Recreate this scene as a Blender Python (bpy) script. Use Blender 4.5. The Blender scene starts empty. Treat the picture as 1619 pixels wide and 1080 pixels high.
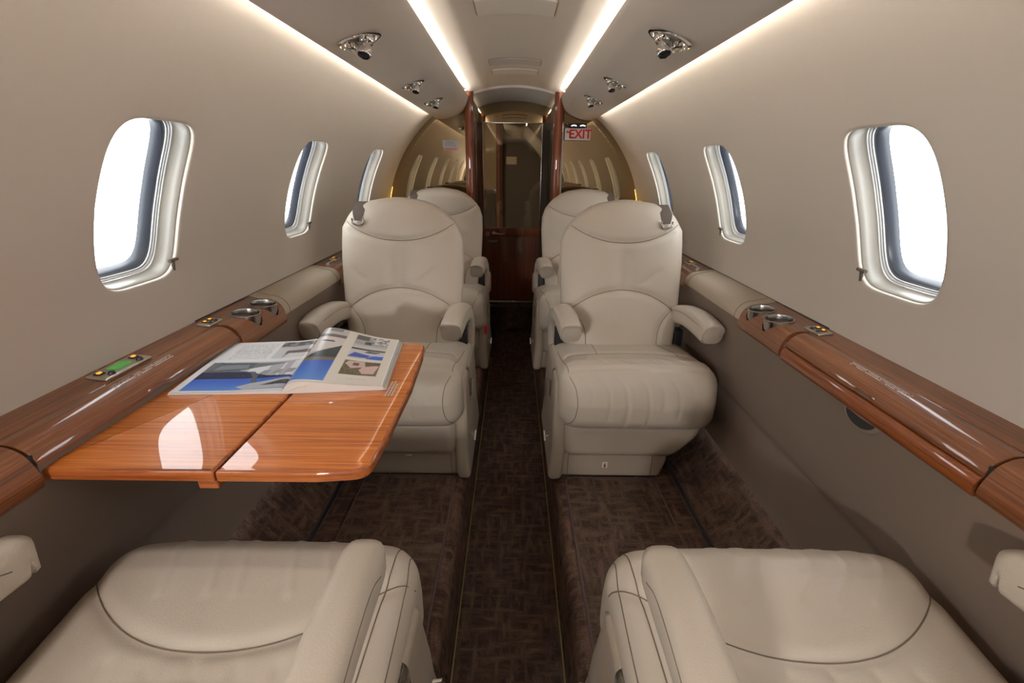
import bpy, bmesh, math, random
import numpy as np
from mathutils import Vector, Matrix
from mathutils.bvhtree import BVHTree

SC = bpy.context.scene
COL = SC.collection
random.seed(4)

# ------------------------------------------------------------------ camera
cam_d = bpy.data.cameras.new('camera')
cam = bpy.data.objects.new('camera', cam_d)
COL.objects.link(cam)
cam_d.sensor_width = 36.0
cam_d.lens = 36.0 * 698.0 / 1619.0
cam_d.clip_start = 0.02
TH = math.atan(275 / 698.0)
cam.location = (0, 0, 1.31)
cam.rotation_euler = (Matrix.Rotation(math.pi / 2 - TH, 3, 'X') @ Matrix.Rotation(math.radians(0.65), 3, 'Z')).to_euler()
SC.camera = cam
# ------------------------------------------------------------------ view, world
SC.view_settings.view_transform = 'Standard'
SC.view_settings.look = 'None'
SC.view_settings.gamma = 1.0
SC.view_settings.use_curve_mapping = False
SC.view_settings.exposure = 0.0
WORLD = 8.5          # bright overcast daylight outside the cabin windows
LED = 80.0            # cove strips
LED_WARM = 2.0
w = bpy.data.worlds.new('daylight')
SC.world = w
w.use_nodes = True
bg = w.node_tree.nodes['Background']
bg.inputs[0].default_value = (0.93, 0.965, 1.0, 1)
bg.inputs[1].default_value = WORLD
SC.cycles.max_bounces = 10
SC.cycles.diffuse_bounces = 6
SC.cycles.glossy_bounces = 5
SC.cycles.transparent_max_bounces = 8
SC.cycles.sample_clamp_indirect = 6
SC.cycles.caustics_reflective = False
SC.cycles.caustics_refractive = False

RC, ZC = 0.83, 0.944         # liner circle
YB = 3.05                    # cabin divider
YR = -2.3                    # aft bulkhead


def portal(x, y, z, nx, nz, sx, sy):
    l = bpy.data.lights.new('window_portal', 'AREA')
    l.shape = 'RECTANGLE'
    l.size = sx
    l.size_y = sy
    l.cycles.is_portal = True
    o = bpy.data.objects.new('window_portal', l)
    COL.objects.link(o)
    o.location = (x, y, z)
    o.rotation_euler = Vector((nx, 0, nz)).to_track_quat('-Z', 'Y').to_euler()
    return o


# added fill light behind the camera, brightening surfaces that face it
dl = bpy.data.lights.new('rear_fill_light', 'AREA')
dl.shape = 'DISK'
dl.size = .15
dl.energy = 20.0
dl.color = (1, .97, .94)
dlo = bpy.data.objects.new('rear_fill_light', dl)
COL.objects.link(dlo)
dlo.location = (-.65, -1.3, 1.36)
dlo.rotation_euler = Vector((.30, 1, -.20)).to_track_quat('-Z', 'Y').to_euler()


# ------------------------------------------------------------------ materials
def new_mat(name):
    m = bpy.data.materials.new(name)
    m.use_nodes = True
    nt = m.node_tree
    return m, nt, nt.nodes['Principled BSDF']


def simple(name, col, rough=.5, metal=0., coat=0., spec=None, emit=None, es=0.):
    m, nt, b = new_mat(name)
    b.inputs['Base Color'].default_value = (*col, 1)
    b.inputs['Roughness'].default_value = rough
    b.inputs['Metallic'].default_value = metal
    b.inputs['Coat Weight'].default_value = coat
    b.inputs['Coat Roughness'].default_value = .03
    if spec is not None:
        b.inputs['Specular IOR Level'].default_value = spec
    if emit:
        b.inputs['Emission Color'].default_value = (*emit, 1)
        b.inputs['Emission Strength'].default_value = es
    return m


def texco(nt, scale, kind='Object', rot=(0, 0, 0)):
    t = nt.nodes.new('ShaderNodeTexCoord')
    mp = nt.nodes.new('ShaderNodeMapping')
    mp.inputs['Scale'].default_value = scale
    mp.inputs['Rotation'].default_value = rot
    nt.links.new(t.outputs[kind], mp.inputs[0])
    return mp.outputs[0]


def noise(nt, vec, scale, detail=4., rough=.5):
    n = nt.nodes.new('ShaderNodeTexNoise')
    n.inputs['Scale'].default_value = scale
    n.inputs['Detail'].default_value = detail
    n.inputs['Roughness'].default_value = rough
    nt.links.new(vec, n.inputs['Vector'])
    return n.outputs['Fac']


def ramp(nt, fac, stops):
    r = nt.nodes.new('ShaderNodeValToRGB')
    el = r.color_ramp.elements
    while len(el) < len(stops):
        el.new(.5)
    for e, (p, c) in zip(el, stops):
        e.position = p
        e.color = (*c, 1)
    nt.links.new(fac, r.inputs[0])
    return r.outputs[0]


def bump(nt, b, h, strength, dist):
    n = nt.nodes.new('ShaderNodeBump')
    n.inputs['Strength'].default_value = strength
    n.inputs['Distance'].default_value = dist
    nt.links.new(h, n.inputs['Height'])
    nt.links.new(n.outputs[0], b.inputs['Normal'])


def wood(name, dark, mid, light, scale, rough=.22, coat=1.0):
    m, nt, b = new_mat(name)
    v = texco(nt, scale)
    f = noise(nt, v, 1.0, 6, .62)
    v2 = texco(nt, tuple(s * .16 for s in scale))
    g = noise(nt, v2, 1.0, 3, .5)
    mx = nt.nodes.new('ShaderNodeMath')
    mx.operation = 'MULTIPLY_ADD'
    nt.links.new(g, mx.inputs[0])
    mx.inputs[1].default_value = .25
    nt.links.new(f, mx.inputs[2])
    sb = nt.nodes.new('ShaderNodeMath')
    sb.operation = 'SUBTRACT'
    nt.links.new(mx.outputs[0], sb.inputs[0])
    sb.inputs[1].default_value = .12
    c = ramp(nt, sb.outputs[0], [(.30, dark), (.47, mid), (.66, light)])
    nt.links.new(c, b.inputs['Base Color'])
    b.inputs['Roughness'].default_value = .45
    b.inputs['Specular IOR Level'].default_value = .3
    b.inputs['Coat Weight'].default_value = coat
    b.inputs['Coat Roughness'].default_value = .02
    return m


def leather(name, col, col2, rough=.42):
    m, nt, b = new_mat(name)
    v = texco(nt, (1, 1, 1))
    c = ramp(nt, noise(nt, v, 5, 3), [(.35, col2), (.65, col)])
    nt.links.new(c, b.inputs['Base Color'])
    b.inputs['Roughness'].default_value = rough
    b.inputs['Specular IOR Level'].default_value = .4
    vo = nt.nodes.new('ShaderNodeTexVoronoi')
    vo.inputs['Scale'].default_value = 420
    nt.links.new(v, vo.inputs['Vector'])
    n2 = noise(nt, v, 26, 3)
    ad = nt.nodes.new('ShaderNodeMath')
    ad.operation = 'MULTIPLY_ADD'
    nt.links.new(n2, ad.inputs[0])
    ad.inputs[1].default_value = 3.0
    nt.links.new(vo.outputs['Distance'], ad.inputs[2])
    bump(nt, b, ad.outputs[0], .25, .0008)
    return m


def liner(name, col):
    m, nt, b = new_mat(name)
    v = texco(nt, (1, 1, 1))
    c = ramp(nt, noise(nt, v, 2.2, 2), [(.3, tuple(k * .96 for k in col)), (.7, col)])
    nt.links.new(c, b.inputs['Base Color'])
    b.inputs['Roughness'].default_value = .62
    b.inputs['Specular IOR Level'].default_value = .25
    bump(nt, b, noise(nt, v, 900, 2), .08, .0004)
    return m


def carpet(name, a, bcol, c3):
    m, nt, b = new_mat(name)
    v1 = texco(nt, (44, 10, 20))
    v2 = texco(nt, (10, 50, 20))
    v3 = texco(nt, (1, 1, 1))
    n1 = noise(nt, v1, 1, 4, .6)
    n2 = noise(nt, v2, 1, 4, .6)
    mx = nt.nodes.new('ShaderNodeMath')
    mx.operation = 'MAXIMUM'
    nt.links.new(n1, mx.inputs[0])
    nt.links.new(n2, mx.inputs[1])
    c = ramp(nt, mx.outputs[0], [(.44, c3), (.60, bcol), (.76, a)])
    pile = noise(nt, v3, 420, 2, .6)
    mix = nt.nodes.new('ShaderNodeMix')
    mix.data_type = 'RGBA'
    mix.blend_type = 'MULTIPLY'
    mix.inputs[0].default_value = .8
    pr = ramp(nt, pile, [(.35, (.45, .45, .45)), (.65, (1.4, 1.4, 1.4))])
    nt.links.new(c, mix.inputs[6])
    nt.links.new(pr, mix.inputs[7])
    nt.links.new(mix.outputs[2], b.inputs['Base Color'])
    b.inputs['Roughness'].default_value = .95
    b.inputs['Specular IOR Level'].default_value = .1
    bump(nt, b, pile, .6, .003)
    return m


def brushed(name, col, rough):
    m, nt, b = new_mat(name)
    b.inputs['Base Color'].default_value = (*col, 1)
    b.inputs['Metallic'].default_value = 1
    b.inputs['Roughness'].default_value = rough
    bump(nt, b, noise(nt, texco(nt, (220, 220, 12)), 1, 3), .5, .0012)
    return m


M = {}
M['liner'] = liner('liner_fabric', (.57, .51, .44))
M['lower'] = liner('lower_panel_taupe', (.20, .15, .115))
M['overhead'] = liner('overhead_panel', (.68, .62, .55))
M['ceiling'] = liner('ceiling_panel', (.80, .72, .62))
M['tan_pad'] = liner('tan_padding', (.42, .35, .27))
M['leather'] = leather('leather_tan', (.55, .475, .39), (.52, .45, .37))
M['leather_under'] = leather('leather_shell', (.42, .355, .28), (.40, .335, .265))
M['seam'] = simple('seam_thread', (.16, .12, .085), .8)
M['wood_table'] = wood('table_veneer', (.28, .064, .009), (.57, .160, .024), (.72, .240, .043), (4, 240, 240))
M['wood_edge'] = wood('table_edge_wood', (.17, .035, .008), (.36, .085, .016), (.48, .15, .03), (5, 150, 150))
M['wood_ledge'] = wood('ledge_veneer_shaded', (.095, .030, .012), (.185, .062, .022), (.26, .095, .036), (420, 5, 420))  # same wood as the table, light angle and reflection darkened into its colour
M['wood_front'] = wood('ledge_front_wood', (.09, .022, .006), (.20, .050, .012), (.29, .085, .020), (200, 4, 200))
M['wood_door'] = wood('door_veneer', (.065, .020, .010), (.15, .045, .020), (.21, .066, .027), (140, 140, 3))
M['wood_post'] = wood('post_wood', (.11, .022, .007), (.20, .045, .012), (.27, .07, .02), (120, 120, 3))
M['carpet'] = carpet('carpet_brown', (0.196, 0.122, 0.088), (0.128, 0.078, 0.056), (0.06, 0.037, 0.029))
M['carpet_aisle'] = carpet('carpet_aisle', (0.145, 0.095, 0.071), (0.093, 0.06, 0.046), (0.044, 0.029, 0.024))
M['carpet_mat'] = carpet('carpet_mat', (0.17, 0.112, 0.082), (0.116, 0.075, 0.054), (0.058, 0.037, 0.029))
M['binding'] = simple('mat_binding', (.085, .055, .055), .8)
M['chrome'] = simple('polished_chrome', (.85, .84, .82), .08, 1)
M['nickel'] = brushed('satin_nickel', (.62, .58, .50), .28)
M['steel'] = brushed('brushed_steel', (.42, .405, .38), .24)
M['black'] = simple('black_plastic', (.012, .012, .012), .4)
M['dark_gap'] = simple('dark_gap', (.02, .017, .015), .8)
M['reveal'] = simple('window_reveal_white', (.36, .355, .34), .25, coat=.3)
M['reveal_warm'] = simple('window_reveal_cream', (.25, .225, .19), .35)
M['gasket'] = simple('window_gasket', (.030, .034, .045), .3)
M['gasket_dark'] = simple('window_gasket_dark', (.03, .032, .04), .4)
M['bronze_mirror'] = simple('bronze_mirror', (.39, .30, .185), .015, 1)
M['dark_brown'] = liner('dark_brown_panel', (.085, .062, .045))
M['bronze_tan'] = liner('tan_panel', (.40, .31, .20))
M['bronze_pull'] = simple('bronze_pull', (.10, .075, .055), .35)
M['belt'] = simple('belt_webbing', (.11, .085, .07), .8)
M['white_plastic'] = simple('white_plastic', (.75, .75, .74), .4)
M['grille'] = simple('ceiling_grille', (.88, .81, .72), .5)
M['red'] = simple('red_paint', (.62, .02, .015), .35)
M['red_ink'] = simple('red_ink', (.60, .02, .015), .6)
M['grey_ink'] = simple('grey_ink', (.25, .25, .25), .6)
M['pale_ink'] = simple('pale_ink', (.62, .58, .54), .6)
M['sign_white'] = simple('sign_white', (.68, .64, .62), .4)
M['placard_grey'] = simple('placard_grey', (.50, .52, .54), .4)
M['amber'] = simple('amber_button_light', (.8, .35, .05), .4, emit=(1, .38, .04), es=1.2)
M['lcd'] = simple('green_lcd', (.05, .20, .05), .15, emit=(.12, .45, .08), es=.35)
M['green_led'] = simple('green_led', (.1, .6, .1), .4, emit=(.15, 1, .1), es=.8)
M['sign_lamp'] = simple('sign_lamp', (.9, .8, .9), .3, emit=(.9, .8, 1), es=2.0)
M['led'] = simple('cove_led', (1, 1, 1), .5, emit=(1, .95, .91), es=LED * .5)
M['led_outer'] = simple('cove_led_outer', (1, 1, 1), .5, emit=(1, .91, .80), es=LED * 1.8)
M['led_front'] = simple('cove_led_front', (1, 1, 1), .5, emit=(1, .93, .80), es=LED * .5)
M['led_warm'] = simple('amber_led', (1, .8, .4), .5, emit=(1, .60, .13), es=LED_WARM)
M['led_hidden_glow'] = simple('hidden_amber_glow', (1, .8, .4), .5, emit=(1, .62, .16), es=110)  # for the unseen bar that casts the golden wall glow
M['far_post'] = simple('far_post_wood', (.11, .032, .014), .6)
M['handle_metal'] = simple('handle_metal', (.72, .68, .62), .28, .55)
M['trim_bead'] = simple('trim_bead', (.88, .82, .74), .5)
M['floor_led'] = simple('floor_led', (.22, .17, .05), .6)
M['print'] = None


def glass_mat():
    m = bpy.data.materials.new('window_acrylic')
    m.use_nodes = True
    nt = m.node_tree
    nt.nodes.remove(nt.nodes['Principled BSDF'])
    t = nt.nodes.new('ShaderNodeBsdfTransparent')
    t.inputs[0].default_value = (.97, .98, .98, 1)
    g = nt.nodes.new('ShaderNodeBsdfGlossy')
    g.inputs['Roughness'].default_value = .02
    mx = nt.nodes.new('ShaderNodeMixShader')
    mx.inputs[0].default_value = .04
    nt.links.new(t.outputs[0], mx.inputs[1])
    nt.links.new(g.outputs[0], mx.inputs[2])
    nt.links.new(mx.outputs[0], nt.nodes['Material Output'].inputs[0])
    return m


M['glass'] = glass_mat()


def smoked():
    m = bpy.data.materials.new('smoked_pane')
    m.use_nodes = True
    nt = m.node_tree
    nt.nodes.remove(nt.nodes['Principled BSDF'])
    t = nt.nodes.new('ShaderNodeBsdfTransparent')
    t.inputs[0].default_value = (.80, .76, .68, 1)
    g = nt.nodes.new('ShaderNodeBsdfGlossy')
    g.inputs['Roughness'].default_value = .02
    g.inputs[0].default_value = (.8, .7, .55, 1)
    mx = nt.nodes.new('ShaderNodeMixShader')
    mx.inputs[0].default_value = .06
    nt.links.new(t.outputs[0], mx.inputs[1])
    nt.links.new(g.outputs[0], mx.inputs[2])
    nt.links.new(mx.outputs[0], nt.nodes['Material Output'].inputs[0])
    return m


M['smoked'] = smoked()


def print_mat():
    m, nt, b = new_mat('printed_paper')
    a = nt.nodes.new('ShaderNodeVertexColor')
    a.layer_name = 'ink'
    nt.links.new(a.outputs[0], b.inputs['Base Color'])
    b.inputs['Roughness'].default_value = .28
    b.inputs['Specular IOR Level'].default_value = .5
    return m


M['print'] = print_mat()
M['paper'] = simple('paper_edges', (.72, .72, .70), .5)
M['paper_yellow'] = simple('paper_cream_sheet', (.72, .68, .42), .5)

# ------------------------------------------------------------------ mesh helpers


def link(name, me, mat=None, parent=None, smooth=True):
    if mat is not None:
        me.materials.append(M[mat] if isinstance(mat, str) else mat)
    if smooth:
        me.polygons.foreach_set('use_smooth', [True] * len(me.polygons))
    o = bpy.data.objects.new(name, me)
    COL.objects.link(o)
    if parent is not None:
        o.parent = parent
    return o


def mk(name, V, F, mat=None, parent=None, smooth=True, sharp=None):
    me = bpy.data.meshes.new(name)
    me.from_pydata([tuple(map(float, v)) for v in V], [], [tuple(f) for f in F])
    me.update()
    bm = bmesh.new()
    bm.from_mesh(me)
    bmesh.ops.remove_doubles(bm, verts=bm.verts, dist=1e-5)
    bmesh.ops.recalc_face_normals(bm, faces=bm.faces)
    bm.to_mesh(me)
    bm.free()
    o = link(name, me, mat, parent, smooth)
    if smooth and sharp:
        me.set_sharp_from_angle(angle=math.radians(sharp))
    return o


def empty(name, loc=(0, 0, 0), rz=0., label=None, cat=None, group=None):
    o = bpy.data.objects.new(name, None)
    COL.objects.link(o)
    o.location = loc
    o.rotation_euler = (0, 0, rz)
    o.empty_display_size = .05
    tag(o, label, cat, group)
    return o


def tag(o, label=None, cat=None, group=None, kind=None):
    if label:
        o['label'] = label
    if cat:
        o['category'] = cat
    if group:
        o['group'] = group
    if kind:
        o['kind'] = kind
    return o


def struct(o):
    o['kind'] = 'structure'
    return o


class G:
    """collects shapes into one mesh"""

    def __init__(s):
        s.V = []
        s.F = []

    def add(s, V, F, mtx=None):
        n = len(s.V)
        for v in V:
            v = Vector(v)
            if mtx is not None:
                v = mtx @ v
            s.V.append(v)
        s.F += [tuple(i + n for i in f) for f in F]
        return s

    def box(s, c, d, r=0.0, mtx=None):
        V, F = rbox(c, d, r if r else min(d) * .12, 2, 2)
        return s.add(V, F, mtx)

    def tube(s, pts, r, n=10, cap=True, mtx=None):
        V, F = tube(pts, r, n, cap)
        return s.add(V, F, mtx)

    def lathe(s, prof, n=24, mtx=None):
        V, F = lathe(prof, n)
        return s.add(V, F, mtx)

    def mk(s, name, mat, parent=None, smooth=True, sharp=40):
        return mk(name, s.V, s.F, mat, parent, smooth, sharp)


def axis_coords(lo, hi, r, n, nr):
    if r <= 0:
        return [lo + (hi - lo) * i / n for i in range(n + 1)]
    a = [lo + r * (1 - math.cos(math.pi / 2 * (i / nr))) * 1.0 if False else lo + r * i / nr for i in range(nr)]
    m = [lo + r + (hi - lo - 2 * r) * i / n for i in range(n + 1)]
    b = [hi - r + r * (i + 1) / nr for i in range(nr)]
    return a + m + b


def rbox(c, d, r=.01, n=4, nr=3):
    """dense rounded box lattice; n = (nx,ny,nz) or int"""
    if isinstance(n, int):
        n = (n, n, n)
    h = [x / 2 for x in d]
    r = min(r, min(h) * .999)
    ax = [axis_coords(-h[k], h[k], r, n[k], nr) for k in range(3)]
    N = [len(a) - 1 for a in ax]
    idx = {}
    V = []
    F = []

    def vid(i, j, k):
        key = (i, j, k)
        if key not in idx:
            p = [ax[0][i], ax[1][j], ax[2][k]]
            q = [max(-h[t] + r, min(h[t] - r, p[t])) for t in range(3)]
            dd = [p[t] - q[t] for t in range(3)]
            L = math.sqrt(sum(x * x for x in dd))
            if L > 1e-9:
                # spherify with tangent spacing
                mxc = max(abs(x) for x in dd)
                dd = [math.tan(x / r * math.pi / 4) * 1.0 if mxc > 0 else 0 for x in dd]
                L = math.sqrt(sum(x * x for x in dd))
                p = [q[t] + r * dd[t] / L for t in range(3)]
            idx[key] = len(V)
            V.append((p[0] + c[0], p[1] + c[1], p[2] + c[2]))
        return idx[key]
    for i in range(N[0]):
        for j in range(N[1]):
            F.append((vid(i, j, 0), vid(i, j + 1, 0), vid(i + 1, j + 1, 0), vid(i + 1, j, 0)))
            F.append((vid(i, j, N[2]), vid(i + 1, j, N[2]), vid(i + 1, j + 1, N[2]), vid(i, j + 1, N[2])))
    for i in range(N[0]):
        for k in range(N[2]):
            F.append((vid(i, 0, k), vid(i + 1, 0, k), vid(i + 1, 0, k + 1), vid(i, 0, k + 1)))
            F.append((vid(i, N[1], k), vid(i, N[1], k + 1), vid(i + 1, N[1], k + 1), vid(i + 1, N[1], k)))
    for j in range(N[1]):
        for k in range(N[2]):
            F.append((vid(0, j, k), vid(0, j, k + 1), vid(0, j + 1, k + 1), vid(0, j + 1, k)))
            F.append((vid(N[0], j, k), vid(N[0], j + 1, k), vid(N[0], j + 1, k + 1), vid(N[0], j, k + 1)))
    return V, F


def frames(pts):
    pts = [Vector(p) for p in pts]
    T = []
    for i in range(len(pts)):
        a = pts[max(i - 1, 0)]
        b = pts[min(i + 1, len(pts) - 1)]
        T.append((b - a).normalized())
    up = Vector((0, 0, 1)) if abs(T[0].z) < .9 else Vector((1, 0, 0))
    u = T[0].cross(up).normalized()
    out = []
    for t in T:
        u = (u - t * u.dot(t)).normalized()
        v = t.cross(u).normalized()
        out.append((u.copy(), v))
    return pts, T, out


def tube(pts, r, n=10, cap=True):
    pts, T, fr = frames(pts)
    V = []
    F = []
    for i, (p, (u, v)) in enumerate(zip(pts, fr)):
        rr = r[i] if isinstance(r, (list, tuple)) else r
        for k in range(n):
            a = 2 * math.pi * k / n
            V.append(p + u * rr * math.cos(a) + v * rr * math.sin(a))
    for i in range(len(pts) - 1):
        for k in range(n):
            k2 = (k + 1) % n
            F.append((i * n + k, i * n + k2, (i + 1) * n + k2, (i + 1) * n + k))
    if cap:
        F.append(tuple(reversed(range(n))))
        F.append(tuple(range((len(pts) - 1) * n, len(pts) * n)))
    return V, F


def lathe(prof, n=24):
    """prof: list of (r, z)"""
    V = []
    F = []
    for r, z in prof:
        for k in range(n):
            a = 2 * math.pi * k / n
            V.append((max(r, 1e-6) * math.cos(a), max(r, 1e-6) * math.sin(a), z))
    for i in range(len(prof) - 1):
        for k in range(n):
            k2 = (k + 1) % n
            F.append((i * n + k, i * n + k2, (i + 1) * n + k2, (i + 1) * n + k))
    return V, F


def smooth_line(pts, n=40):
    """Catmull-Rom through points"""
    P = [np.array(p, float) for p in pts]
    P = [2 * P[0] - P[1]] + P + [2 * P[-1] - P[-2]]
    out = []
    segs = len(P) - 3
    per = max(2, n // segs)
    for i in range(segs):
        p0, p1, p2, p3 = P[i:i + 4]
        for k in range(per):
            t = k / per
            out.append(.5 * ((2 * p1) + (-p0 + p2) * t + (2 * p0 - 5 * p1 + 4 * p2 - p3) * t * t + (-p0 + 3 * p1 - 3 * p2 + p3) * t ** 3))
    out.append(P[-2])
    return [tuple(p) for p in out]


def extrude_y(prof, y0, y1, ny=1, closed=True, yf=None, skew0=0., skew1=0.):
    """profile (x,z) swept along Y. skew: extra y at wall side in proportion to |x|"""
    V = []
    F = []
    n = len(prof)
    xs = [abs(p[0]) for p in prof]
    xa, xb = min(xs), max(xs)
    for i in range(ny + 1):
        t = i / ny
        for (x, z) in prof:
            k = (abs(x) - xa) / (xb - xa + 1e-9)
            y = (y0 + skew0 * k) * (1 - t) + (y1 + skew1 * k) * t
            V.append((x, y, z))
    for i in range(ny):
        for k in range(n if closed else n - 1):
            k2 = (k + 1) % n
            F.append((i * n + k, i * n + k2, (i + 1) * n + k2, (i + 1) * n + k))
    if closed:
        F.append(tuple(range(n)))
        F.append(tuple(range(ny * n, (ny + 1) * n)))
    return V, F


def boolean_cut(o, cutters):
    for c in cutters:
        md = o.modifiers.new('cut', 'BOOLEAN')
        md.operation = 'DIFFERENCE'
        md.solver = 'EXACT'
        md.object = c
    bpy.context.view_layer.update()
    dg = bpy.context.evaluated_depsgraph_get()
    me = bpy.data.meshes.new_from_object(o.evaluated_get(dg))
    o.modifiers.clear()
    o.data = me
    me.set_sharp_from_angle(angle=math.radians(35))
    for c in cutters:
        bpy.data.objects.remove(c, do_unlink=True)
    return o


def text_mesh(name, s, size, mtx, mat, parent, ext=.0006):
    cu = bpy.data.curves.new('t', 'FONT')
    cu.body = s
    cu.size = size
    cu.extrude = ext
    cu.offset = size * .028
    cu.align_x = 'CENTER'
    cu.align_y = 'CENTER'
    t = bpy.data.objects.new('t', cu)
    COL.objects.link(t)
    bpy.context.view_layer.update()
    dg = bpy.context.evaluated_depsgraph_get()
    me = bpy.data.meshes.new_from_object(t.evaluated_get(dg))
    bpy.data.objects.remove(t, do_unlink=True)
    me.transform(mtx)
    me.materials.clear()
    return link(name, me, mat, parent, False)


def dup_tree(root, loc=None, rz=None):
    r = root.copy()
    COL.objects.link(r)
    if loc is not None:
        r.location = loc
    if rz is not None:
        r.rotation_euler = (0, 0, rz)
    for ch in list(root.children):
        c = ch.copy()
        COL.objects.link(c)
        c.parent = r
        for g in list(ch.children):
            d = g.copy()
            COL.objects.link(d)
            d.parent = c
    return r


# ------------------------------------------------------------------ setting: shell
WY = [2.49, 1.73, .97, .21, -.55, -1.31]
PITCH = .76
PH0, PH1 = math.radians(-3), math.radians(52.5)
WPC, WPH = math.radians(20.2), math.radians(12.2)   # window centre, half angle
WHY = .116
CELL_MID = WPC


def wall_pt(side, y, ph, off=0.):
    r = RC + off
    return (side * r * math.cos(ph), y, ZC + r * math.sin(ph))


def super_pt(t, n=5.0):
    c, s = math.cos(t), math.sin(t)
    rr = (abs(c) ** n + abs(s) ** n) ** (-1 / n)
    return rr * c, rr * s


NT = 96


def window_ring(scale_y, scale_p, skew=True):
    out = []
    for k in range(NT):
        t = 2 * math.pi * k / NT
        a, b = super_pt(t)
        # cabin windows lean: narrow a little toward the bottom corner
        w = 1.0 - .05 * (-b if b < 0 else 0) - .03 * (b if b > 0 else 0)
        out.append((a * w * WHY * scale_y + .013 * b, WPC + b * WPH * scale_p))
    return out


def outer_ring(yl, yr):
    out = []
    for k in range(NT):
        t = 2 * math.pi * k / NT
        c, s = math.cos(t), math.sin(t)
        # rectangle with asymmetric phi bounds
        hy = PITCH / 2
        up = PH1 - WPC
        dn = WPC - PH0
        hs = up if s > 0 else dn
        m = max(abs(c), abs(s))
        # uniform param on square
        cc, ss = c / m, s / m
        out.append((cc * (yr if cc > 0 else -yl), WPC + ss * hs))
    return out


def build_wall(side, name, ys, y_end, y_start):
    V = []
    F = []
    for wy in ys:
        yl, yr = -PITCH / 2, PITCH / 2
        o_r = outer_ring(yl, yr)
        i_r = window_ring(1.07, 1.05)
        rings = []
        K = 9
        for q in range(K + 1):
            t = q / K
            rings.append([(o[0] * (1 - t) + i[0] * t, o[1] * (1 - t) + i[1] * t, 0.) for o, i in zip(o_r, i_r)])
        for sc, off in ((1.016, .0003), (1.005, .0013), (1.001, .0035), (1.0, .006), (1.0, .0085)):
            rings.append([(a, b, off) for a, b in window_ring(sc, 1 + (sc - 1) * .8)])
        base = len(V)
        for R in rings:
            for a, b, off in R:
                V.append(wall_pt(side, wy + a, b, off))
        for q in range(len(rings) - 1):
            for k in range(NT):
                k2 = (k + 1) % NT
                F.append((base + q * NT + k, base + q * NT + k2, base + (q + 1) * NT + k2, base + (q + 1) * NT + k))
    # end pieces
    e1 = ys[0] + PITCH / 2
    e0 = ys[-1] - PITCH / 2
    for a, b in ((e1, y_end), (y_start, e0)):
        if b - a > 1e-3:
            base = len(V)
            n = 40
            for y in (a, b):
                for i in range(n + 1):
                    V.append(wall_pt(side, y, PH0 + (PH1 - PH0) * i / n))
            for i in range(n):
                F.append((base + i, base + i + 1, base + n + 2 + i, base + n + 1 + i))
    return struct(mk(name, V, F, 'liner'))


def ring_mesh(side, wy, spec):
    """spec: list of (scale_y, scale_p, off)"""
    V = []
    F = []
    for sy, sp, off in spec:
        for a, b in window_ring(sy, sp):
            V.append(wall_pt(side, wy + a, b, off))
    for q in range(len(spec) - 1):
        for k in range(NT):
            k2 = (k + 1) % NT
            F.append((q * NT + k, q * NT + k2, (q + 1) * NT + k2, (q + 1) * NT + k))
    return V, F


win_no = [0]


def build_window(side, wy):
    win_no[0] += 1
    V, F = ring_mesh(side, wy, [(1.0, 1.0, .0075), (.990, .993, .0085), (.980, .986, .0095), (.975, .982, .022), (.968, .976, .040), (.935, .952, .043)])
    w = struct(mk('window_%d' % win_no[0], V, F, 'reveal_warm'))
    V, F = ring_mesh(side, wy, [(.935, .952, .0428), (.930, .948, .0455), (.912, .935, .0465), (.907, .930, .0490), (.885, .913, .0500), (.880, .91, .053)])
    mk('frame', V, F, 'reveal', w, sharp=50)
    V, F = ring_mesh(side, wy, [(.885, .911, .0525), (.872, .900, .0535), (.868, .897, .057)])
    mk('shade_slot', V, F, 'gasket_dark', w)
    V, F = ring_mesh(side, wy, [(.872, .900, .055), (.855, .885, .0570), (.835, .868, .066), (.822, .858, .069), (.812, .850, .078)])
    mk('gasket', V, F, 'gasket', w)
    # pane: slightly domed solid acrylic
    V = []
    F = []
    R1 = window_ring(.832, .866)
    for off in (.0705, .0765):
        b0 = len(V)
        V.append(wall_pt(side, wy, WPC, off))
        for a, b in R1:
            V.append(wall_pt(side, wy + a, b, off))
        for k in range(NT):
            F.append((b0, b0 + 1 + k, b0 + 1 + (k + 1) % NT))
    mk('pane', V, F, 'glass', w)
    # blind pull at the lower forward corner
    g = G()
    ph = WPC - WPH * .93
    y = wy + WHY * .74
    p0 = Vector(wall_pt(side, y, ph, .004))
    nrm = Vector((side * math.cos(ph), 0, math.sin(ph)))
    tg = Vector((-side * math.sin(ph), 0, math.cos(ph)))
    a = p0 - nrm * .003
    g.tube([a + nrm * .012, a, a + tg * .020], .0042, 8)
    g.tube([a + tg * .022 + Vector((0, -.012, 0)), a + tg * .024 + Vector((0, .014, 0))], .0045, 8)
    g.mk('blind_pull', 'bronze_pull', w)
    c = wall_pt(side, wy, WPC, .15)
    portal(c[0], c[1], c[2], -side * math.cos(WPC), -math.sin(WPC), .30, .42)
    return w


def wall_y(side, ys_shift):
    return [y + ys_shift for y in WY]


YSH = {1: -.03, -1: 0.0}
walls = {}
for side, nm in ((-1, 'wall_left'), (1, 'wall_right')):
    walls[side] = build_wall(side, nm, wall_y(side, YSH[side]), YB + .02, YR)
    for wy in wall_y(side, YSH[side]):
        build_window(side, wy)

# lower wall panels
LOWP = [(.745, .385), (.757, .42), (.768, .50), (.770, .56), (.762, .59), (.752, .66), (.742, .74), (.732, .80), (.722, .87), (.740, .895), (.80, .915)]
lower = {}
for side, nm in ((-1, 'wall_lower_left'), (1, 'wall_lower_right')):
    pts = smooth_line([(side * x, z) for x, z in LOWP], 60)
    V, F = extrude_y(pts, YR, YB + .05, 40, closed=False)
    lower[side] = struct(mk(nm, V, F, 'lower'))

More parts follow.
